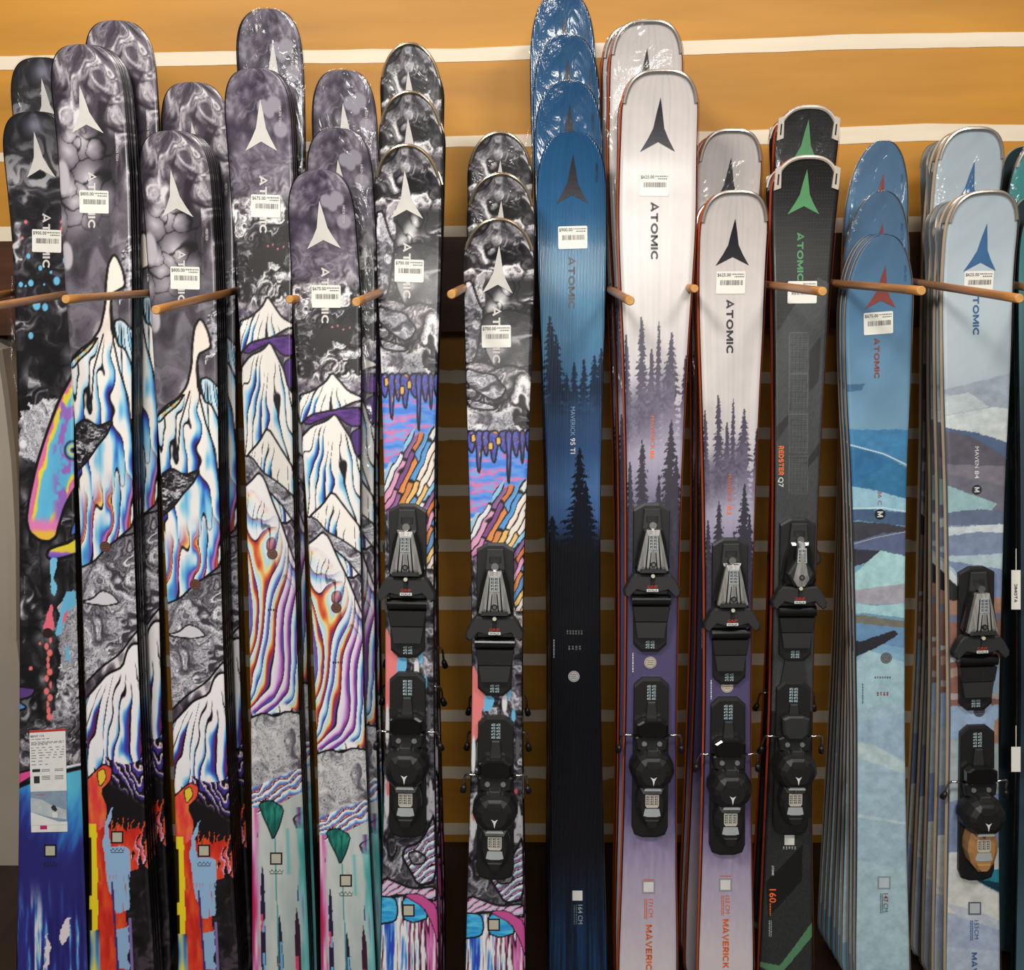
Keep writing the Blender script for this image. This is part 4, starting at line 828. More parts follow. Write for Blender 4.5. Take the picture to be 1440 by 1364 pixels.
# ------------------------------------------------------------------ bindings (shared meshes, millimetre-true)
BK = mat('binding_black', (26, 26, 27), .42, noise=(200, .05)); BK2 = mat('binding_charcoal', (40, 41, 42), .5, noise=(200, .05)); BKG = mat('binding_gloss_black', (18, 18, 19), .18, coat=.4)
CHR = mat('chrome', (214, 212, 208), .14, 1.0, noise=(60, .1)); SILV = mat('silvered_plastic', (206, 205, 202), .2, .45, coat=.6, noise=(40, .25, (6, 1, .6))); STL = mat('brushed_steel', (200, 200, 198), .28, 1.0); TAN = mat('tan_plastic', (172, 126, 78), .4)
PALE_P = mat('pale_grey_plastic', (170, 176, 178), .4); WHT_P = mat('white_print', (226, 226, 222), .45); MARK = mat('scale_marks_print', (170, 192, 200), .45); REDP = mat('red_print', (196, 52, 40), .45)
BM = {}
def prism_mesh(key, pts, h0, h1, org, inset=.0012, k=.00033, smooth=False, rings=None):
    """pts: outline in drawing units; h: heights (mm) above the top sheet"""
    if key in BM: return BM[key]
    P = [((x - org[0]) * k, -(y - org[1]) * k) for x, y in pts]; cx = sum(p[0] for p in P) / len(P); cz = sum(p[1] for p in P) / len(P)
    def ring(f, h, dz=0): return [(cx + (x - cx) * f, -h / 1000, cz + (z - cz) * f + dz) for x, z in P]
    ext = max(max(abs(p[0] - cx) for p in P), .004)
    bm = bmesh.new()
    if rings: loft(bm, [ring(f, h, dz) for f, h, dz in rings])
    else: loft(bm, [ring(1, h0), ring(1, h1 - inset * 700), ring(1 - inset / ext, h1)])
    BM[key] = bm_mesh(key, bm, smooth); return BM[key]
def sym(half, c): return half + [(2 * c - x, y) for x, y in half[::-1]]
def cyl_mesh(key, p0, p1, r, n=16, smooth=True):
    if key not in BM:
        bm = bmesh.new(); tube(bm, [p0, p1], r, n); BM[key] = bm_mesh(key, bm, False)
    return BM[key]
def marks_mesh(key, x0, x1, y0, y1, cols, rows, org, h, k=.00033):
    if key not in BM:
        rr = np.random.default_rng(3); V, F = [], []
        for c in range(cols):
            for r in range(rows):
                a = x0 + (x1 - x0) * (c + .12) / cols; b = x0 + (x1 - x0) * (c + .88) / cols; u = y0 + (y1 - y0) * (r + .15) / rows; v = y0 + (y1 - y0) * (r + .82) / rows
                for q in ((a, b, u, u + (v - u) * .3), (a, a + (b - a) * .35, u, v), (a + (b - a) * rr.uniform(.4, .7), b, u + (v - u) * .6, v)):
                    i = len(V); V += [((X - org[0]) * k, -h / 1000, -(Y - org[1]) * k) for X, Y in ((q[0], q[3]), (q[1], q[3]), (q[1], q[2]), (q[0], q[2]))]; F.append((i, i + 1, i + 2, i + 3))
        BM[key] = mesh(key, V, F)
    return BM[key]
def toe(s, u, v, variant='a'):
    x, z = s.px(u, v); O = (795, 95); c = 795
    G = lambda key, pts, h0, h1, **kw: prism_mesh(key + '_' + variant if variant == 'race' and key in ('toe_cover',) else key, pts, h0, h1, O, **kw)
    b = link('toe_binding', G('toe_base', sym([(755, 97), (697, 130), (697, 480), (705, 880), (750, 920)], c), 0, 8), BK, s.root, (x, 0, z)); b['label'] = 'black toe binding with silver cover'
    def p(name, me, m): return link(name, me, m, b)
    p('adjuster_block', G('toe_block', sym([(752, 125), (742, 240)], c), 8, 17), BK2)
    p('adjuster_slot', G('toe_slot', sym([(764, 165), (764, 200)], c), 17, 17.6), mat('slot_black', (20, 20, 20), .6))
    p('toe_housing', G('toe_house', sym([(745, 228), (722, 300), (700, 440), (715, 478)], c), 8, 27, inset=.004), BKG)
    if variant == 'race':
        p('toe_collar', G('toe_collar', sym([(765, 330), (722, 400), (760, 470)], c), 20, 38, inset=.004), BK2)
        cv = p('toe_cover', G('toe_cover', sym([(778, 225), (776, 320), (752, 430), (775, 468)], c), 20, 44, inset=.006), SILV)
    else:
        cv = p('toe_cover', G('toe_cover', sym([(760, 232), (738, 330), (712, 452), (735, 462)], c), 18, 42, inset=.009), SILV)
        for q, (xa, xb, xc_, xd) in enumerate(((-27, -22, -44, -36), (-14, -10, -24, -17), (10, 14, 17, 24), (22, 27, 36, 44))):  # black strips stand in for the dark reflections streaking a chrome cover
            p('cover_reflection_strip', G('toe_reflection_strip_%d' % q, [(c + xa, 345 if abs(xa) < 20 else 262), (c + xb, 345 if abs(xa) < 20 else 262), (c + xd, 440), (c + xc_, 440)], 40, 42.4, inset=.0003), BKG)
        p('cover_sill', G('toe_sill', sym([(730, 440), (722, 462)], c), 30, 42.2, inset=.002), BK2)
    p('release_scale', G('toe_scale', sym([(772, 252), (768, 335)], c), 42, 43, inset=.0004), PALE_P)
    p('scale_marks', marks_mesh('toe_scale_marks', 774, 816, 260, 330, 2, 4, O, 43.2), mat('scale_dark', (60, 60, 62), .5))
    p('adjuster_screw', cyl_mesh('toe_screw', (0, -.0405, -.1056), (0, -.0445, -.1056), .0052), BK); p('screw_socket', cyl_mesh('toe_screw2', (0, -.0444, -.1056), (0, -.0451, -.1056), .0028), STL)
    p('spring_cap', cyl_mesh('toe_cap', (0, -.018, -.0385), (0, -.030, -.0385), .0065), STL)
    for sx in (-1, 1):
        L = [(c, 480), (c + sx * 95, 472), (c + sx * 120, 500), (c + sx * 152, 562), (c + sx * 150, 590), (c + sx * 132, 604), (c + sx * 85, 555), (c, 575)]
        p('toe_wing', G('toe_wing_%d' % sx, L, 12, 34, inset=.004), BK2)
    p('toe_button', cyl_mesh('toe_btn', (0, -.034, -.1270), (0, -.0395, -.1270), .0034), mat('ivory_plastic', (206, 204, 180), .4))
    p('brand_plate', G('toe_lab', sym([(764, 553), (764, 568)], c), 34, 34.6, inset=.0002), WHT_P)
    for key, body, x0, x1, y0, y1, mt, h in (('tl1', 'GRIP', 768, 822, 533, 548, REDP, 34.8), ('tl2', 'WALK', 768, 822, 555, 566, ink(), 35)):
        if key not in BM:
            V, F, _ = text2d(body, .01); BM[key] = mesh(key, [((x0 + q[0] * (x1 - x0) - O[0]) * .00033, -h / 1000, -(y1 - q[1] * (y1 - y0) - O[1]) * .00033) for q in V], F)
        p('lettering', BM[key], mt)
    p('sole_roller', cyl_mesh('toe_roll', (-.0345, -.014, -.1745), (.0345, -.014, -.1745), .0105, 20), BKG)
    p('sole_plate', G('toe_afd', sym([(694, 660), (706, 742)], c), 8, 21), BK); p('sole_plate', G('toe_afd2', sym([(708, 746), (722, 836)], c), 8, 19), BK2)
    p('plate_groove', G('toe_grv', [(c + 18, 664), (c + 23, 664), (c + 23, 738), (c + 18, 738)], 21, 21.4, inset=.0001), mat('slot_black', (20, 20, 20), .6))
    p('scale_marks', marks_mesh('toe_marks', 768, 822, 856, 902, 2, 3, O, 8.3), MARK)
    return b
def heel(s, u, v, variant='a', lever=None, track_up=1.0):
    x, z = s.px(u, v); O = (785, 230); c = 785
    G = lambda key, pts, h0, h1, **kw: prism_mesh(key, pts, h0, h1, O, **kw)
    b = link('heel_binding', G('heel_track', sym([(735, -294), (690, -255), (684, 560), (700, 606), (745, 622)], c), 0, 9), BK, s.root, (x, 0, z)); b['label'] = 'black heel binding with brake wires'
    def p(name, me, m): return link(name, me, m, b)
    p('scale_marks', marks_mesh('heel_marks', 758, 812, -255, -168, 2, 5, O, 9.3), MARK)
    p('track_tongue', G('heel_tongue', sym([(764, -164), (752, -50)], c), 9, 16), BK2)
    if variant == 'race': p('brake_pedal', G('heel_pedal_r', sym([(742, -110), (708, -95), (716, 0), (745, 30)], c), 20, 34, inset=.004), BK2)
    else: p('brake_pedal', G('heel_pedal', sym([(735, -72), (700, -50), (700, 10), (720, 24)], c), 14, 33, inset=.004), BKG)
    p('heel_block', G('heel_block', sym([(720, 18), (694, 30), (700, 96), (735, 104)], c), 9, 26, inset=.003), BK)
    for dx in (-42, 42):
        xx = dx * .00033; zz = -(62 - 230) * .00033; p('screw', cyl_mesh('heel_scr_%d' % dx, (xx, -.0255, zz), (xx, -.0275, zz), .0045), mat('zinc_screw', (205, 212, 208), .3, .85))
    p('lug_bracket', G('heel_lug', sym([(756, 76), (742, 128)], c), 26, 48, inset=.003), BK2)
    p('heel_cup', prism_mesh('heel_cup', sym([(740, 92), (700, 112), (668, 170), (664, 210), (684, 262), (722, 300)], c), 0, 0, O, rings=[(1, 10, 0), (1, 32, 0), (.94, 44, 0), (.8, 53, -.001), (.55, 58, -.002)]), BK)
    p('cup_recess', G('heel_rec', sym([(752, 130), (742, 152), (756, 172)], c), 55, 58.6, inset=.001), mat('slot_black', (20, 20, 20), .6))
    if 'heel_logo' not in BM:
        P = [((q[0] * 50) * .00033, -.0592, -((262 - q[1] * 50) - 230) * .00033) for q in LOGO]; P = [(a * 1.1, h, z2) for a, h, z2 in P]
        BM['heel_logo'] = mesh('heel_logo', P, [(0, 1, 9), (1, 2, 8, 9), (2, 3, 5), (2, 5, 8), (5, 7, 8), (3, 4, 5), (5, 6, 7)])
    p('arrow_logo', BM['heel_logo'], WHT_P)
    p('cup_lip', G('heel_lip', sym([(745, 284), (737, 300)], c), 40, 51, inset=.001), PALE_P)
    lm = lever or BK
    p('heel_lever', G('heel_lev' + ('_tan' if lever else ''), sym([(720, 300), (704, 360), (702, 410), (722, 480), (760, 528)], c), 9, 40, inset=.007), lm)
    p('lever_screw', cyl_mesh('lev_scr', (0, -.0405, -(318 - 230) * .00033), (0, -.042, -(318 - 230) * .00033), .0026), STL)
    p('release_scale', G('heel_scale', sym([(748, 334), (748, 396), (756, 408)], c), 40, 41, inset=.0004), mat('scale_cream', (196, 192, 180), .4))
    p('scale_marks', marks_mesh('heel_scale_marks', 750, 820, 340, 392, 3, 4, O, 41.2), mat('scale_dark', (60, 60, 62), .5))
    p('scale_window', G('heel_win', sym([(746, 414), (738, 454), (760, 460)], c), 40, 40.8, inset=.0004), PALE_P)
    p('lever_grip', G('heel_grip' + ('_tan' if lever else ''), sym([(745, 476), (752, 505), (768, 520)], c), 38, 43, inset=.003), lm)
    for sx in (-1, 1):
        k = .00033; f = lambda X, Y, h: (sx * X * k, -h / 1000, -(Y - 230) * k)
        me = BM.get('wire%d' % sx)
        if not me:
            bm = bmesh.new(); tube(bm, [f(80, 24, 18), f(135, 21, 17), f(155, 24, 15), f(164, 36, 12), f(168, 60, 7), f(171, 112, 1)], .0021, 10); me = BM['wire%d' % sx] = bm_mesh('brake_wire', bm, True)
        w_ = p('brake_wire', me, CHR)
        me = BM.get('pad%d' % sx)
        if not me:
            bm = bmesh.new(); tube(bm, [f(170, 100, 2), f(172, 112, 1), f(178, 138, -5), f(181, 146, -7)], [.0038, .0052, .0058, .003], 10); me = BM['pad%d' % sx] = bm_mesh('brake_tip', bm, True)
        p('brake_tip', me, BK)
    return b
# ------------------------------------------------------------------ the columns of skis (picture measurements: row, left edge, right edge)
SK = {
 1: dict(tip=(50, 157), dy=.03, lean=.175, tab=[(250, 10, 106), (400, 20, 104), (650, 27, 104), (850, 28, 108), (1100, 27, 114), (1364, 22, 122)]),
 2: dict(tip=(110, 62), dy=0, tab=[(200, 80, 179), (300, 86, 184), (400, 92, 186), (550, 102, 184), (700, 111, 186), (850, 116, 190), (1020, 121, 197), (1200, 125, 206), (1364, 125, 217)]),
 3: dict(tip=(237, 184), dy=0, tab=[(290, 201, 298), (420, 211, 305), (550, 220, 307), (680, 228, 308), (850, 236, 312), (1020, 242, 316), (1200, 246, 324), (1364, 250, 336)]),
 4: dict(tip=(360, 96), dy=-.02, tab=[(200, 320, 411), (300, 325, 412), (420, 334, 410), (550, 342, 411), (700, 349, 415), (850, 351, 417), (1020, 352, 420), (1200, 352, 426), (1364, 355, 436)]),
 5: dict(tip=(443, 240), dy=-.12, tab=[(310, 405, 497), (420, 411, 507), (550, 420, 508), (700, 434, 509), (850, 440, 510), (1020, 445, 512), (1200, 448, 518), (1364, 450, 527)]),
 6: dict(tip=(575, 203), dy=-.14, tab=[(300, 528, 621), (420, 532, 619), (550, 537, 613), (700, 541, 610), (850, 542, 609), (1020, 542, 609), (1200, 539, 613), (1364, 534, 616)]),
 7: dict(tip=(702, 307), dy=-.14, tab=[(400, 653, 752), (500, 655, 748), (650, 658, 741), (800, 663, 735), (950, 664, 733), (1100, 662, 734), (1250, 658, 737), (1364, 655, 739)]),
 8: dict(tip=(804, 185), dy=0, tab=[(280, 756, 853), (341, 756, 854), (500, 762, 848), (680, 769, 843), (900, 773, 842), (1023, 775, 845), (1200, 774, 850), (1364, 772, 855)]),
 9: dict(tip=(931, 98), dy=-.07, tab=[(200, 876, 982), (280, 872, 981), (341, 870, 976), (500, 877, 964), (680, 880, 955), (850, 881, 951), (1000, 881, 950), (1200, 878, 951), (1364, 872, 953)]),
 10: dict(tip=(1034, 268), dy=-.05, tab=[(345, 983, 1077), (450, 984, 1073), (560, 988, 1067), (680, 991, 1062), (850, 993, 1057), (1000, 994, 1056), (1200, 989, 1057), (1364, 982, 1059)]),
 11: dict(tip=(1131, 219), dy=0, tab=[(275, 1083, 1177), (341, 1085, 1171), (450, 1088, 1164), (560, 1090, 1158), (680, 1091, 1152), (850, 1089, 1147), (1000, 1086, 1143), (1200, 1076, 1141), (1364, 1068, 1143)]),
 12: dict(tip=(1246, 330), dy=0, tab=[(450, 1191, 1285), (560, 1191, 1279), (660, 1196, 1273), (850, 1203, 1272), (1023, 1207, 1273), (1200, 1207, 1276), (1364, 1204, 1280)]),
 13: dict(tip=(1388, 268), dy=-.02, tab=[(345, 1329, 1428), (450, 1327, 1424), (560, 1327, 1418), (680, 1331, 1411), (850, 1335, 1408), (1000, 1339, 1406), (1200, 1336, 1406), (1364, 1331, 1407)]),
 14: dict(tip=(1496, 262), dy=0.03, tab=[(345, 1436, 1536), (680, 1432, 1516), (1000, 1434, 1508), (1364, 1432, 1512)]),
}
blackside = mat('black_sidewall', (16, 16, 17), .22, coat=.3, noise=(30, .1)); steel = mat('ski_steel_edge', (150, 150, 152), .3, .9)
darkedge = mat('dark_steel_edge', (74, 74, 76), .3, .8); orangeside = mat('orange_sidewall', (214, 96, 44), .3, coat=.3); redside = mat('red_orange_sidewall', (196, 70, 34), .3, coat=.3)
creamside = mat('cream_sidewall', (208, 184, 156), .4); tealside = mat('dark_teal_sidewall', (20, 40, 46), .25, coat=.3)
champ = mat('champagne_rim', (196, 182, 156), .25, .9); silver = mat('silver_rim', (206, 202, 196), .3, .75); whiteclip = mat('ivory_tip_plastic', (206, 196, 184), .35, coat=.2)
bone = mat('bone_print', (214, 210, 206), .4); navy = mat('near_black_print', (30, 28, 38), .35); green = mat('green_print', (88, 150, 100), .4); rust = mat('rust_print', (136, 68, 62), .4)
denim = mat('denim_print', (62, 104, 150), .4); orangep = mat('orange_print', (226, 106, 46), .4); tealp = mat('slate_print', (96, 110, 120), .4); fieldp = mat('label_field', (222, 222, 218), .5)
field2 = mat('label_field_putty', (190, 186, 168), .5); bright_orange = mat('bright_orange_print', (255, 120, 50), .4)
pm = print_mat('printed_topsheet', .32, .35); pm_rib = print_mat('ribbed_topsheet', .26, .9, ribs=95); pm_satin = print_mat('satin_topsheet', .38, .25); pm_weave = print_mat('woven_topsheet', .34, .3, weave=True)

def kinds(s, kind):
    if kind == 'wide': s.lt, s.n, s.curl, s.cl, s.rim, s.smat, s.emat, s.pmat = .095, 3.0, .035, .26, None, blackside, darkedge, pm
    if kind == 'round': s.lt, s.n, s.curl, s.cl, s.rim, s.smat, s.emat, s.pmat = .075, 2.1, .035, .22, (.003, .05, .0042, champ), blackside, darkedge, pm
    if kind == 'blue': s.lt, s.n, s.curl, s.cl, s.rim, s.smat, s.emat, s.pmat = .125, 2.7, .035, .22, None, mat('black_blue_sidewall', (16, 20, 28), .25, coat=.3), steel, pm_rib
    if kind == 'white': s.lt, s.n, s.curl, s.cl, s.rim, s.smat, s.emat, s.pmat = .085, 3.0, .035, .2, (.003, .05, .0055, silver), mat('violet_black_sidewall', (30, 24, 34), .3, coat=.3), orangeside, pm_satin
    if kind == 'race': s.lt, s.n, s.curl, s.cl, s.rim, s.smat, s.emat, s.pmat = .065, 2.5, .03, .18, (.003, .042, .0055, whiteclip), blackside, redside, pm_weave
    if kind == 'land': s.lt, s.n, s.curl, s.cl, s.rim, s.smat, s.emat, s.pmat = .15, 2.3, .035, .22, None, mat('slate_blue_sidewall', (66, 82, 100), .35), creamside, pm_satin
    if kind == 'pale': s.lt, s.n, s.curl, s.cl, s.rim, s.smat, s.emat, s.pmat = .085, 2.9, .035, .2, (.003, .05, .0055, silver), mat('grey_sidewall', (112, 118, 124), .35), creamside, pm_satin
    if kind == 'teal': s.lt, s.n, s.curl, s.cl, s.rim, s.smat, s.emat, s.pmat = .11, 2.6, .035, .2, (.003, .05, .0055, silver), tealside, darkedge, pm_satin
    s.kind = kind
    if kind in ('white', 'race', 'land', 'pale'): s.eh, s.eo = (.006, .0042) if kind != 'land' else (.005, .0024)
PLAN = {1: ('wide', art_creature, 1, None), 2: ('wide', art_peaks_fire, 2, None), 3: ('wide', art_peaks_fire, 2, ((450, 360), (1194, 1177))), 4: ('wide', art_peaks_drip, 4, None), 5: ('wide', art_peaks_drip, 4, ((525, 418), (1238, 1206))),
        6: ('round', art_crystal, 6, None), 7: ('round', art_crystal, 6, ((607, 527), (1302, 1280))), 8: ('blue', art_blue_pines, 8, None), 9: ('white', art_white_pines, 9, None), 10: ('white', art_white_pines, 9, ((555, 445), (1244, 1247))),
        11: ('race', art_race, 11, None), 12: ('land', art_blue_land, 12, None), 13: ('pale', art_pale_land, 13, None), 14: ('teal', art_teal, 14, None)}
NICK = {1: ('black marbled ski with a colourful creature and blue paint', 'the colourful creature ski'), 2: ('tallest grey marbled ski with a white mountain spire and flames', 'the tallest mountain spire ski'),
        3: ('shorter grey marbled ski with a white mountain spire and flames', 'the shorter mountain spire ski'), 4: ('taller violet-grey ski with snowy peaks, rainbow swirls and teal drips', 'the taller teal drip ski'),
        5: ('shorter violet-grey ski with snowy peaks, rainbow swirls and teal drips', 'the shorter teal drip ski'), 6: ('taller round-tipped black and white marbled ski with coloured crystals and bindings', 'the taller crystal ski'),
        7: ('shorter round-tipped black and white marbled ski with coloured crystals and bindings', 'the shorter crystal ski'), 8: ('dark blue ski with pine forest fading to black', 'the dark blue pine ski'),
        9: ('taller white ski with violet pine forest and bindings', 'the taller white pine ski'), 10: ('shorter white ski with violet pine forest and bindings', 'the shorter white pine ski'), 11: ('black and grey race ski with green arrow logo and orange edges', 'the black race ski'),
        12: ('light blue ski with abstract landscape and rust red logo', 'the rust logo landscape ski'), 13: ('pale grey ski with brown and blue facets and tan heel lever', 'the pale faceted ski'), 14: ('teal ski with dark sides at the end of the rack', 'the teal ski')}
B = {}
for i, d in SK.items():
    s = Spec(); s.eh, s.eo = .0022, .0018; s.tip, s.dy, s.tab = d['tip'], d['dy'], d['tab']; s.lean = d.get('lean', TLEAN);  kind, s.art, s.ref, mp_ = PLAN[i]; kinds(s, kind)
    s.map = mp_ or ((0, 0), (1000, 1000)); s.rows, s.ncol = (840, 69) if i != 14 else (120, 13)
    build_ski(s); B[i] = s
    tag(s.root, NICK[i][0] + ', foremost of its stack', 'ski', 'skis standing in the rack')
    if len((NICK[i][0] + ', foremost of its stack').split()) > 16: s.root['label'] = NICK[i][0] + ', foremost'

# logos and lettering
for i, ap, legs, m in [(1, (48, 185), ((38, 250), (79, 250)), bone), (2, (112, 120), ((101, 188), (146, 187)), bone), (3, (240, 238), ((228, 306), (272, 305)), bone), (4, (366, 139), ((345, 213), (390, 212)), bone), (5, (449, 282), ((432, 350), (480, 350)), bone),
                       (6, (569, 239), ((550, 308), (595, 307)), bone), (7, (702, 345), ((678, 413), (721, 412)), bone), (8, (806, 217), ((782, 287), (827, 286)), navy), (9, (929, 137), ((900, 214), (949, 213)), navy), (10, (1034, 307), ((1006, 374), (1053, 373)), navy),
                       (11, (1135, 238), ((1107, 302), (1152, 301)), green), (12, (1245, 373), ((1216, 434), (1259, 433)), rust), (13, (1388, 314), ((1354, 382), (1400, 381)), denim)]: logo(B[i], ap, legs, m)
for i, u, v0, v1, h, m in [(1, 66, 300, 377, 13, bone), (2, 130, 242, 321, 13, bone), (3, 256, 352, 426, 12, bone), (4, 371, 247, 328, 13, bone), (5, 458, 376, 455, 13, bone), (6, 573, 341, 420, 13, bone), (7, 699, 431, 511, 13, bone), (8, 804.5, 361, 434, 11.5, navy), (9, 921, 284, 365, 12.5, navy),
                           (10, 1027, 421, 497, 12, navy), (11, 1126, 327, 395, 11, green), (12, 1233.5, 475, 532, 9, rust), (13, 1373, 404, 471, 10.5, denim)]: text(B[i], 'ATOMIC', u, v0, v1, h, m, .02, 'brand_lettering')
for i, u, v0, v1, m in [(2, 165, 205, 226, bone), (3, 291, 322, 338, bone), (4, 394, 150, 178, bone), (5, 483.5, 289, 314, bone), (8, 839, 230, 256, navy), (12, 1273, 373, 395, denim)]: text(B[i], 'HRZN TECH', u, v0, v1, 3.6, m, .01, 'small_lettering')
for i, u, v, p, t in [(1, 66, 339, '$900.00', -.02), (2, 132.5, 284, '$800.00', -.02), (3, 260.5, 391, '$800.00', -.03), (4, 374, 290, '$675.00', -.03), (5, 459, 417, '$675.00', -.02), (6, 575.5, 381, '$700.00', -.02), (7, 698, 473, '$700.00', .02), (8, 805.5, 334, '$900.00', .01),
                      (9, 920, 260, '$625.00', -.01), (10, 1027.5, 397.5, '$625.00', -.01), (11, 1128, 411, None, .0), (12, 1235, 454.5, '$675.00', .03), (13, 1376, 397, '$625.00', -.03)]: sticker(B[i], u, v, p, tilt=t)
brown = (92, 58, 50)
for i, u, v, r, c, c2 in [(1, 67.5, 890, 7, (54, 34, 30), (30, 20, 18)), (2, 148, 768.5, 7.5, (104, 68, 58), (60, 38, 32)), (3, 274.5, 821.5, 7.5, (112, 70, 56), (60, 38, 32)), (4, 383, 779, 7.5, (120, 84, 72), (70, 46, 40)), (5, 473, 854.5, 7.5, (112, 76, 66), (66, 44, 38)), (6, 574.5, 919, 7.5, (84, 70, 66), (50, 40, 38)), (7, 697, 974.5, 7.5, (62, 58, 60), (36, 34, 36)),
                          (8, 807, 951, 8, (176, 174, 172), (84, 82, 84)), (9, 914.5, 931.5, 8.5, (196, 184, 168), (120, 108, 100)), (10, 1022.5, 965.5, 8.5, (202, 192, 172), (124, 112, 100)), (12, 1246, 925, 8, (92, 96, 104), (150, 152, 156)), (13, 1377, 1000, 8, (66, 68, 76), (110, 112, 120)), (12, 1237.5, 723, 7.5, (24, 24, 28), None), (13, 1373.5, 688.5, 7, (50, 52, 60), None)]: badge(B[i], u, v, r, c, c2)
text(B[12], 'M', 1237.5, 719, 727, 8, WHT_P, .02, 'badge_letter', lift=.0014); text(B[13], 'M', 1373.5, 685, 692, 7, WHT_P, .02, 'badge_letter', lift=.0014)
s = B[8]; text(s, 'MAVERICK', 805.5, 572, 613, 6, mat('steel_blue_print', (120, 160, 196), .4), 0, 'model_lettering'); text(s, '95 TI', 805.5, 616, 638, 7, WHT_P, .03, 'model_lettering')
text(s, '164', 816, 1272, 1284, 6, PALE_P, .03, 'size_lettering'); text(s, 'CM', 816, 1287, 1299, 6, PALE_P, 0, 'size_lettering'); code_box(s, 812, 1259, 7, fieldp); fine_print(s, 809, 1272, 1300, 6, tealp, 2, 3); fine_print(s, 779, 899, 925, 3, PALE_P, 1, 4)
fine_print(s, 808, 886, 892, 24, mat('dim_print', (96, 96, 98), .5), 6, 9); fine_print(s, 808, 908, 914, 20, mat('dim_print', (96, 96, 98), .5), 4, 8)
for i, u, ud in ((9, 913, 0), (10, 1021, 0)):
    s = B[i]; n, v0, w0, lab = (('171', 1264, 1300, '171'), ('153', 1259, 1292, '153'))[i == 10][0:4]
    d = 0 if i == 9 else -5
    text(s, 'MAVERICK', u - .5 + (0 if i == 9 else 0), w0, w0 + (74 if i == 9 else 69), 11, orangep, .03, 'model_lettering'); text(s, n, u + 2, v0, v0 + 10, 5.5, orangep, .03, 'size_lettering'); text(s, 'CM', u + 2, v0 + 13, v0 + 25, 5.5, orangep, 0, 'size_lettering')
    code_box(s, u - 1, 1247 + (-3 if i == 10 else 0), 7, fieldp, (150, 148, 156)); fine_print(s, u - 5, v0, v0 + 28, 5, orangep, 2, i)
    poly(s, 'size_rule', [(u - 8, 1236 + d), (u + 7, 1236 + d), (u + 7, 1237.2 + d), (u - 8, 1237.2 + d)], orangep)
    fine_print(s, u - 23 + (0 if i == 9 else 2), 918 + (0 if i == 9 else 38), 945 + (0 if i == 9 else 38), 3, WHT_P, 1, i + 2)
text(B[9], 'MAVERICK', 917.5, 585, 632, 5.5, orangep, 0, 'model_lettering'); text(B[9], '86', 917, 633, 645, 6, bright_orange, .04, 'model_lettering')
text(B[10], 'MAVERICK', 1026, 667, 706, 5, orangep, 0, 'model_lettering'); text(B[10], '83', 1025.5, 711, 723, 6, bright_orange, .04, 'model_lettering')
s = B[11]; text(s, 'REDSTER', 1098.5, 627, 668, 8, bright_orange, .04, 'model_lettering'); text(s, 'Q7', 1097.5, 671, 685, 8, WHT_P, .04, 'model_lettering'); text(s, '160', 1086.5, 1250, 1269, 9, bright_orange, .03, 'size_lettering')
code_box(s, 1110, 1181, 7, fieldp); text(s, 'ATOMIC', 1087, 1217, 1231, 3.5, WHT_P, .03, 'brand_lettering'); fine_print(s, 1110, 1168, 1172, 20, PALE_P, 5, 5); fine_print(s, 1110, 1190, 1194, 20, PALE_P, 5, 6); fine_print(s, 1083, 1270, 1287, 4, orangep, 1, 7); fine_print(s, 1083, 1294, 1317, 5, PALE_P, 2, 8)
s = B[12]; text(s, '86 C', 1237, 690, 710, 5.5, mat('faded_rust_print', (150, 112, 116), .4), .02, 'model_lettering'); text(s, '147', 1245.5, 1256, 1268, 6, rust, .04, 'size_lettering'); text(s, 'CM', 1245.5, 1270, 1282, 6, tealp, .0, 'size_lettering'); code_box(s, 1243, 1241, 7, mat('label_field_blue', (190, 206, 212), .5), (140, 156, 164))
fine_print(s, 1239.5, 1256, 1284, 5, tealp, 2, 12); fine_print(s, 1213, 961, 989, 3, tealp, 1, 13); fine_print(s, 1241, 951, 954, 24, tealp, 7, 14); fine_print(s, 1241, 973, 978, 18, rust, 4, 15)
s = B[13]; text(s, 'MAVEN', 1373.5, 628, 658, 5.5, WHT_P, 0, 'model_lettering'); text(s, '84', 1373.5, 662, 673, 6, WHT_P, .04, 'model_lettering'); text(s, 'MAVEN', 1370, 1339, 1388, 9.5, denim, .03, 'model_lettering')
text(s, '153', 1373, 1294, 1305, 5.5, denim, .0, 'size_lettering'); text(s, 'CM', 1373, 1307, 1320, 5.5, denim, 0, 'size_lettering'); code_box(s, 1370.5, 1277, 7, mat('label_field_grey', (186, 192, 198), .5), (90, 98, 112)); fine_print(s, 1366, 1294, 1322, 5, denim, 2, 19)
for i, u, v in [(1, 71, 1196), (2, 165, 1177), (3, 287, 1196), (4, 388.5, 1207), (5, 486.5, 1238), (6, 574.5, 1280), (7, 694.5, 1300)]:
    code_box(B[i], u, v, 6.6, field2, (26, 22, 26)); sq = B[i]
    if i < 6:
        q = [(u - 10 + 20 * t / 12, v + 17 + 2.2 * math.sin(t * 1.9)) for t in range(13)]
        poly(sq, 'signature_line', q + [(a, b + 1.1) for a, b in q[::-1]], ink()); poly(sq, 'signature_line', [(u - 9, v + 21), (u + 9, v + 21), (u + 9, v + 21.8), (u - 9, v + 21.8)], ink())
for i, u, v, n in [(4, 383, 856, 5), (5, 474, 930, 5)]: fine_print(B[i], u, v, v + 3, 14, ink(), 4, i)
fine_print(B[1], 35, 810, 835, 3, grey_ink(), 1, 44)
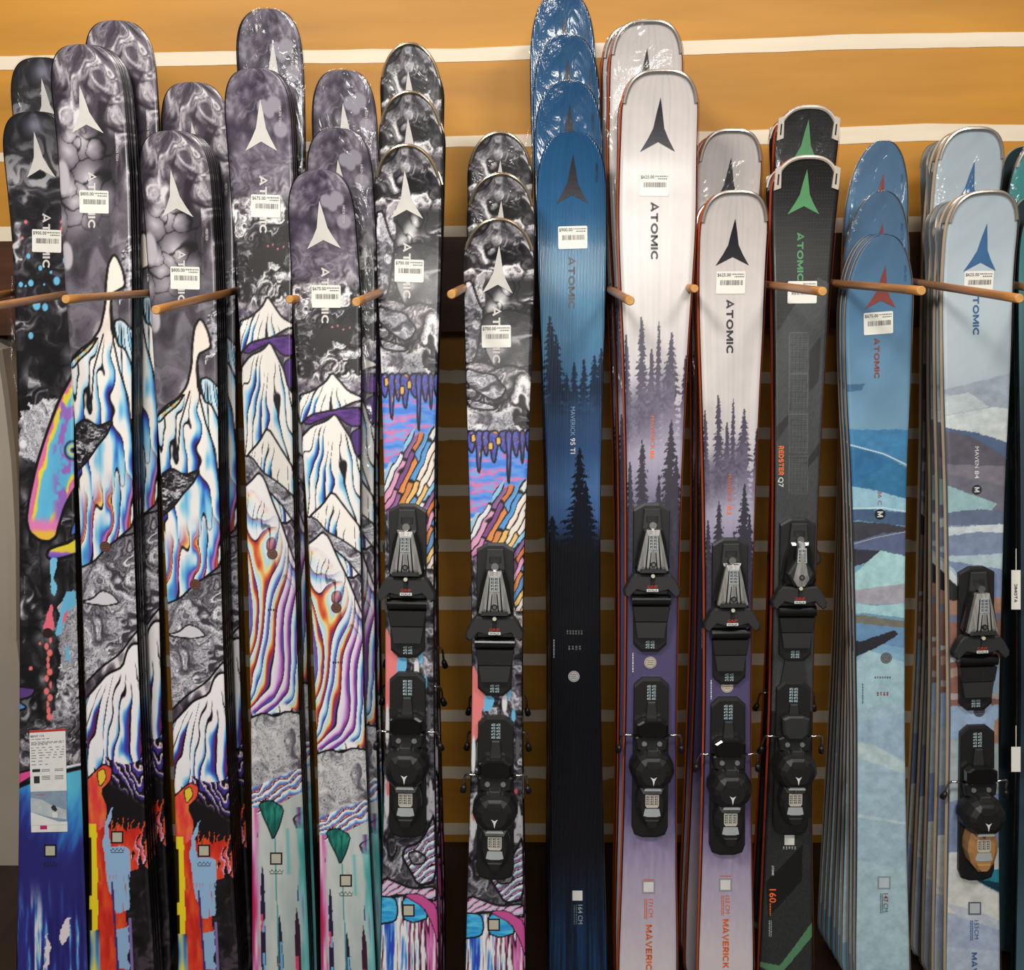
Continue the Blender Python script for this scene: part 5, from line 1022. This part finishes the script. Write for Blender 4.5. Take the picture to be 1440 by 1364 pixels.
# paper card on the creature ski
s = B[1]
cp = mat('white_card', (232, 232, 230), .5); k1 = [(42, 1027), (92.5, 1024), (95.5, 1169), (44.5, 1170)]
card = poly(s, 'info_card', k1, cp, .0016); card['label'] = 'white paper product card with red top band and skier photo'
def cpt(a, b): 
    t = (k1[0][0] + (k1[1][0] - k1[0][0]) * a, k1[0][1] + (k1[1][1] - k1[0][1]) * a); q = (k1[3][0] + (k1[2][0] - k1[3][0]) * a, k1[3][1] + (k1[2][1] - k1[3][1]) * a); return (t[0] + (q[0] - t[0]) * b, t[1] + (q[1] - t[1]) * b)
def cq(name, a0, a1, b0, b1, m, l=.002): return poly(s, name, [cpt(a0, b0), cpt(a1, b0), cpt(a1, b1), cpt(a0, b1)], m, l, card)
cq('card_band', 0, 1, 0, .022, REDP)
def ctext(body, a0, a1, b0, b1, m, bold=0):
    V, F, _ = text2d(body, bold); decal(s, 'card_lettering', [s.px(*cpt(a0 + (a1 - a0) * p[0], b1 + (b0 - b1) * p[1])) for p in V], F, m, .0021, card)
ctext('BENT 110', .03, .4, .048, .068, ink(), .04); ctext('ATOMIC', .14, .4, .625, .64, REDP, .02)
rr = np.random.default_rng(8); q = []
for b, n in [(.085, .55), (.115, .95), (.128, .95), (.14, .5), (.17, .95), (.195, .95), (.22, .95), (.245, .95), (.27, .95), (.30, .4), (.335, .5)]:
    a = .04
    while a < n: e = a + rr.uniform(.05, .16); q.append([s.px(*cpt(*c)) for c in ((a, b), (min(e, n), b), (min(e, n), b + .006), (a, b + .006))]); a = e + (.03 if b < .16 else .09)
for b in (.385, .40, .45, .465, .48): q.append([s.px(*cpt(*c)) for c in ((.32, b), (.55, b), (.55, b + .006), (.32, b + .006))]); q.append([s.px(*cpt(*c)) for c in ((.68, b), (.92, b), (.92, b + .006), (.68, b + .006))])
V, F = multi(q); decal(s, 'card_print', V, F, grey_ink(), .002, card)
cq('card_picture', .06, .28, .38, .41, mat('card_dark', (50, 50, 54), .5)); cq('card_picture', .1, .26, .45, .52, mat('card_dark', (50, 50, 54), .5))
cq('card_photo', 0, 1, .60, .90, mat('card_sky', (140, 160, 180), .5, noise=(60, .1))); poly(s, 'card_photo_snow', [cpt(0, .80), cpt(.3, .84), cpt(1, .93), cpt(0, .93)], cp, .0022, card)
poly(s, 'card_photo_cloud', [cpt(0, .66), cpt(.3, .68), cpt(.6, .74), cpt(.98, .79), cpt(.98, .88), cpt(.5, .85), cpt(0, .80)], mat('card_snow', (196, 204, 210), .5, noise=(80, .12)), .0021, card)
poly(s, 'card_photo_skier', [cpt(.56, .76), cpt(.62, .735), cpt(.68, .745), cpt(.74, .785), cpt(.68, .80), cpt(.6, .785)], mat('card_dark', (50, 50, 54), .5), .0024, card)
cq('card_photo_spray', .6, .74, .81, .86, cp, .0024); cq('card_logo', .25, .44, .935, .972, mat('magenta_print', (190, 40, 110), .5)); cq('card_border', .14, .86, .925, .929, grey_ink())

# bindings
for i, u, vt, vh in [(6, 574, 707, 1077), (7, 697, 762, 1137), (9, 916, 706, 1080), (10, 1026, 755, 1106), (11, 1121, 727, 1080), (13, 1371, 795, 1143)]:
    s = B[i]; xt = u; uh = {6: 574, 7: 697, 9: 914, 10: 1022, 11: 1112, 13: 1371}[i]
    toe(s, xt, vt, 'race' if i == 11 else 'a'); heel(s, uh, vh, 'race' if i == 11 else 'a', TAN if i == 13 else None)
s = B[11]; x0, z0 = s.px(1117, 880); x1, z1 = s.px(1114, 1010)
bm = bmesh.new(); Q = [(x0 - .020, z0 + .02), (x0 + .020, z0 + .02), (x0 + .018, (z0 + z1) / 2 + .02), (x0 + .026, (z0 + z1) / 2 - .03), (x1 + .026, z1), (x1 - .026, z1), (x0 - .026, (z0 + z1) / 2 - .03), (x0 - .018, (z0 + z1) / 2 + .02)]
loft(bm, [[(x, -h, z) for x, z in Q] for h in (0, .007)]); link('race_plate', bm_mesh('race_plate', bm), BK2, s.root)
s = B[14]
for v0, v1 in ((800, 855), (1047, 1082)):
    o = poly(s, 'paper_tag', [(1418, v0), (1431, v0), (1431, v1), (1418, v1)], white_paper(), .012); o['label'] = 'white paper tag on a string'
    poly(s, 'tag_string', [(1424, v0 - 30), (1425, v0 - 30), (1425, v0 + 2), (1424, v0 + 2)], white_paper(), .0125, o)
    if v0 == 800: text(s, 'ATOMIC', 1424.5, v1 - 10, v1 - 36, 5, ink(), .02, 'tag_lettering', o, .0125)

# ------------------------------------------------------------------ the skis behind: copies of the front ski of each stack
def film(s):
    """clear shrink film over the upper part of a wrapped ski"""
    if hasattr(s, 'film'): return s.film
    zs = np.concatenate([np.linspace(s.L - .62, s.L - s.lt, 60), (s.L - s.lt * (1 - np.cos(np.linspace(0, math.pi / 2, 20))))[::-1][1:]]); a = np.linspace(-1, 1, 17)
    A, Z = np.meshgrid(a, zs); H = s.hw(zs)[:, None] + .0035; wr = fbm(A * 3, Z * 40, 300, 3) - .5
    Y = s.curve(Z) - .0045 + .006 * np.clip((np.abs(A) - .8) / .2, 0, 1) ** 2 - .003 * wr; X = A * H + .004 * (fbm(Z * 30, A * 0, 301, 3) - .5) * np.sign(A) * (np.abs(A) > .9)
    n, k = A.shape; V = np.stack([X, Y, Z + .0012], -1).reshape(-1, 3); I = np.arange(n * k).reshape(n, k)
    F = np.stack([I[:-1, :-1], I[:-1, 1:], I[1:, 1:], I[1:, :-1]], -1).reshape(-1, 4).tolist()
    s.film = mesh('plastic_film', V, F, True); s.film.materials.append(film_mat()); return s.film
def copy_tree(o, parent=None, skip=()):
    c = o.copy(); COL.objects.link(c); c.parent = parent
    for ch in o.children:
        if ch.name.split('.')[0] not in skip: copy_tree(ch, c, skip)
    return c
NOCOPY = ('price_sticker', 'info_card', 'paper_tag')
# groups of skis per stack: (tip measurement or None for the front length, depth, count, wrapped, pairs)
REAR = {1: [(None, .0135, 1, 0, 0), ((62, 82), .032, 2, 1, 0)], 2: [(None, .0135, 3, 0, 0), ((157, 30), .062, 5, 0, 0)], 3: [(None, .0135, 4, 0, 0), ((266, 117), .075, 7, 0, 0)], 4: [(None, .0135, 2, 0, 0), ((377, 14), .046, 5, 1, 0)],
        5: [(None, .0135, 1, 0, 0), ((470, 182), .035, 3, 1, 0), ((476, 100), .085, 5, 1, 0)], 6: [((578, 130), .10, 1, 1, 1), ((578, 62), .19, 1, 1, 1)], 7: [((705, 245), .10, 1, 1, 1), ((704, 187), .19, 1, 1, 1)],
        8: [((799, 115), .06, 1, 1, 1), ((797, 50), .11, 1, 1, 1), ((792, -10), .16, 1, 1, 1)], 9: [((912, 30), .12, 1, 1, 1), ((897, 36), .19, 1, 1, 1)], 10: [((1030, 183), .12, 1, 1, 1), ((1020, 190), .19, 1, 1, 1)], 11: [((1133, 150), .11, 1, 1, 1)],
        12: [(None, .022, 2, 0, 0), ((1243, 270), .072, 3, 1, 0), ((1246, 198), .145, 3, 1, 0)], 13: [((1377, 272), .055, 1, 0, 1), ((1369, 278), .105, 1, 0, 1), ((1372, 180), .15, 1, 1, 1), ((1361, 184), .2, 1, 0, 1)], 14: [((1478, 192), .12, 1, 1, 1)]}
ORD = ['second', 'third', 'fourth', 'fifth', 'sixth']
NOBIND = ('toe_binding', 'heel_binding', 'race_plate')
def partner(s, root, which):
    c = copy_tree(root, None, NOCOPY + NOBIND + ('plastic_film',)); M = root.matrix_world.copy()
    c.matrix_world = M @ Matrix.Translation((0, .0245, 0)) @ Matrix.Rotation(math.pi, 4, 'Z')
    c['label'] = which; return c
rj = random.Random(4)
for i, L in REAR.items():
    s = B[i]; nick = NICK[i][1]
    bpy.context.view_layer.update()
    if L[0][4]: partner(s, s.root, 'ski facing the wall, pressed base to base behind ' + nick)
    for j, (tip, d0, cnt, wrap, pair) in enumerate(L):
        for q in range(cnt):
            d = d0 + q * (.0135 if i != 12 else .023)
            c = copy_tree(s.root, None, NOCOPY + (NOBIND if i in (9, 10, 13) else ())); O = s.O + Vector((0, d, 0)); sc = 1.0; dx = rj.uniform(-.002, .002)
            if tip:
                xt, zt = s.px(tip[0], tip[1] + (q > 0) * (1 + 1.5 * q), h=s.curl, O=O); sc = zt / s.L; dx += xt - s.xt
            M = s.M.copy(); tf = {12: -.35, 13: -.25, 9: -.4, 10: -.5}.get(i, .25); M.translation = O + s.Xl * dx * tf + Vector((0, 0, .002))
            c.matrix_world = M @ Matrix.Rotation(math.atan(dx * (1 - tf) / (s.L * sc)), 4, 'Y') @ Matrix.Diagonal((1, 1, sc, 1))
            if not tip: c['label'] = 'ski nested right behind ' + nick + ', only its side edge showing'
            elif q: c['label'] = ('mid-height' if j == 1 and len(L) > 2 else 'tall') + ' ski nested deep in the stack of ' + nick
            else: c['label'] = ('film-wrapped' if wrap else 'unwrapped') + ' ski, ' + (ORD[j] if pair else ['first', 'next taller', 'tallest'][j]) + ' one stacked with ' + nick
            if not tip or q: c['group'] = 'skis nested in the stack of ' + nick
            if wrap and not q: link('plastic_film', film(s), None, c)
            if pair:
                bpy.context.view_layer.update()
                partner(s, c, 'wall-facing ski behind the ' + ORD[j] + ' one stacked with ' + nick)

# loose flaps of film at the side of two wrapped skis
def flap(s, side, w_, z0, z1, name='film_flap'):
    n, k = 26, 12; V = []; c0 = [c for c in COL.objects if c.parent is None and c.type == 'EMPTY' and any(ch.data == getattr(s, 'film', 0) for ch in c.children)][0]
    for a in range(n):
        z = z0 + (z1 - z0) * a / (n - 1); b = math.sin(math.pi * a / (n - 1)) ** .5
        for q in range(k):
            t = q / (k - 1); ns = float(fbm(np.array([t * 3.0]), np.array([a / 4.0]), 310)[0]) - .5
            V.append((side * (float(s.hw(np.array([z]))[0]) + .002 + w_ * t * (b * .9 + .1) * (1 + .25 * ns)), .004 + .02 * ns + .008 * math.sin(t * 7), z + .006 * ns))
    F = [(a * k + q, a * k + q + 1, (a + 1) * k + q + 1, (a + 1) * k + q) for a in range(n - 1) for q in range(k - 1)]
    link(name, mesh(name, V, F, True), film_mat(), c0)
flap(B[8], -1, .024, B[8].L - .17, B[8].L - .06); flap(B[1], -1, .035, B[1].L - .62, B[1].L - .34)
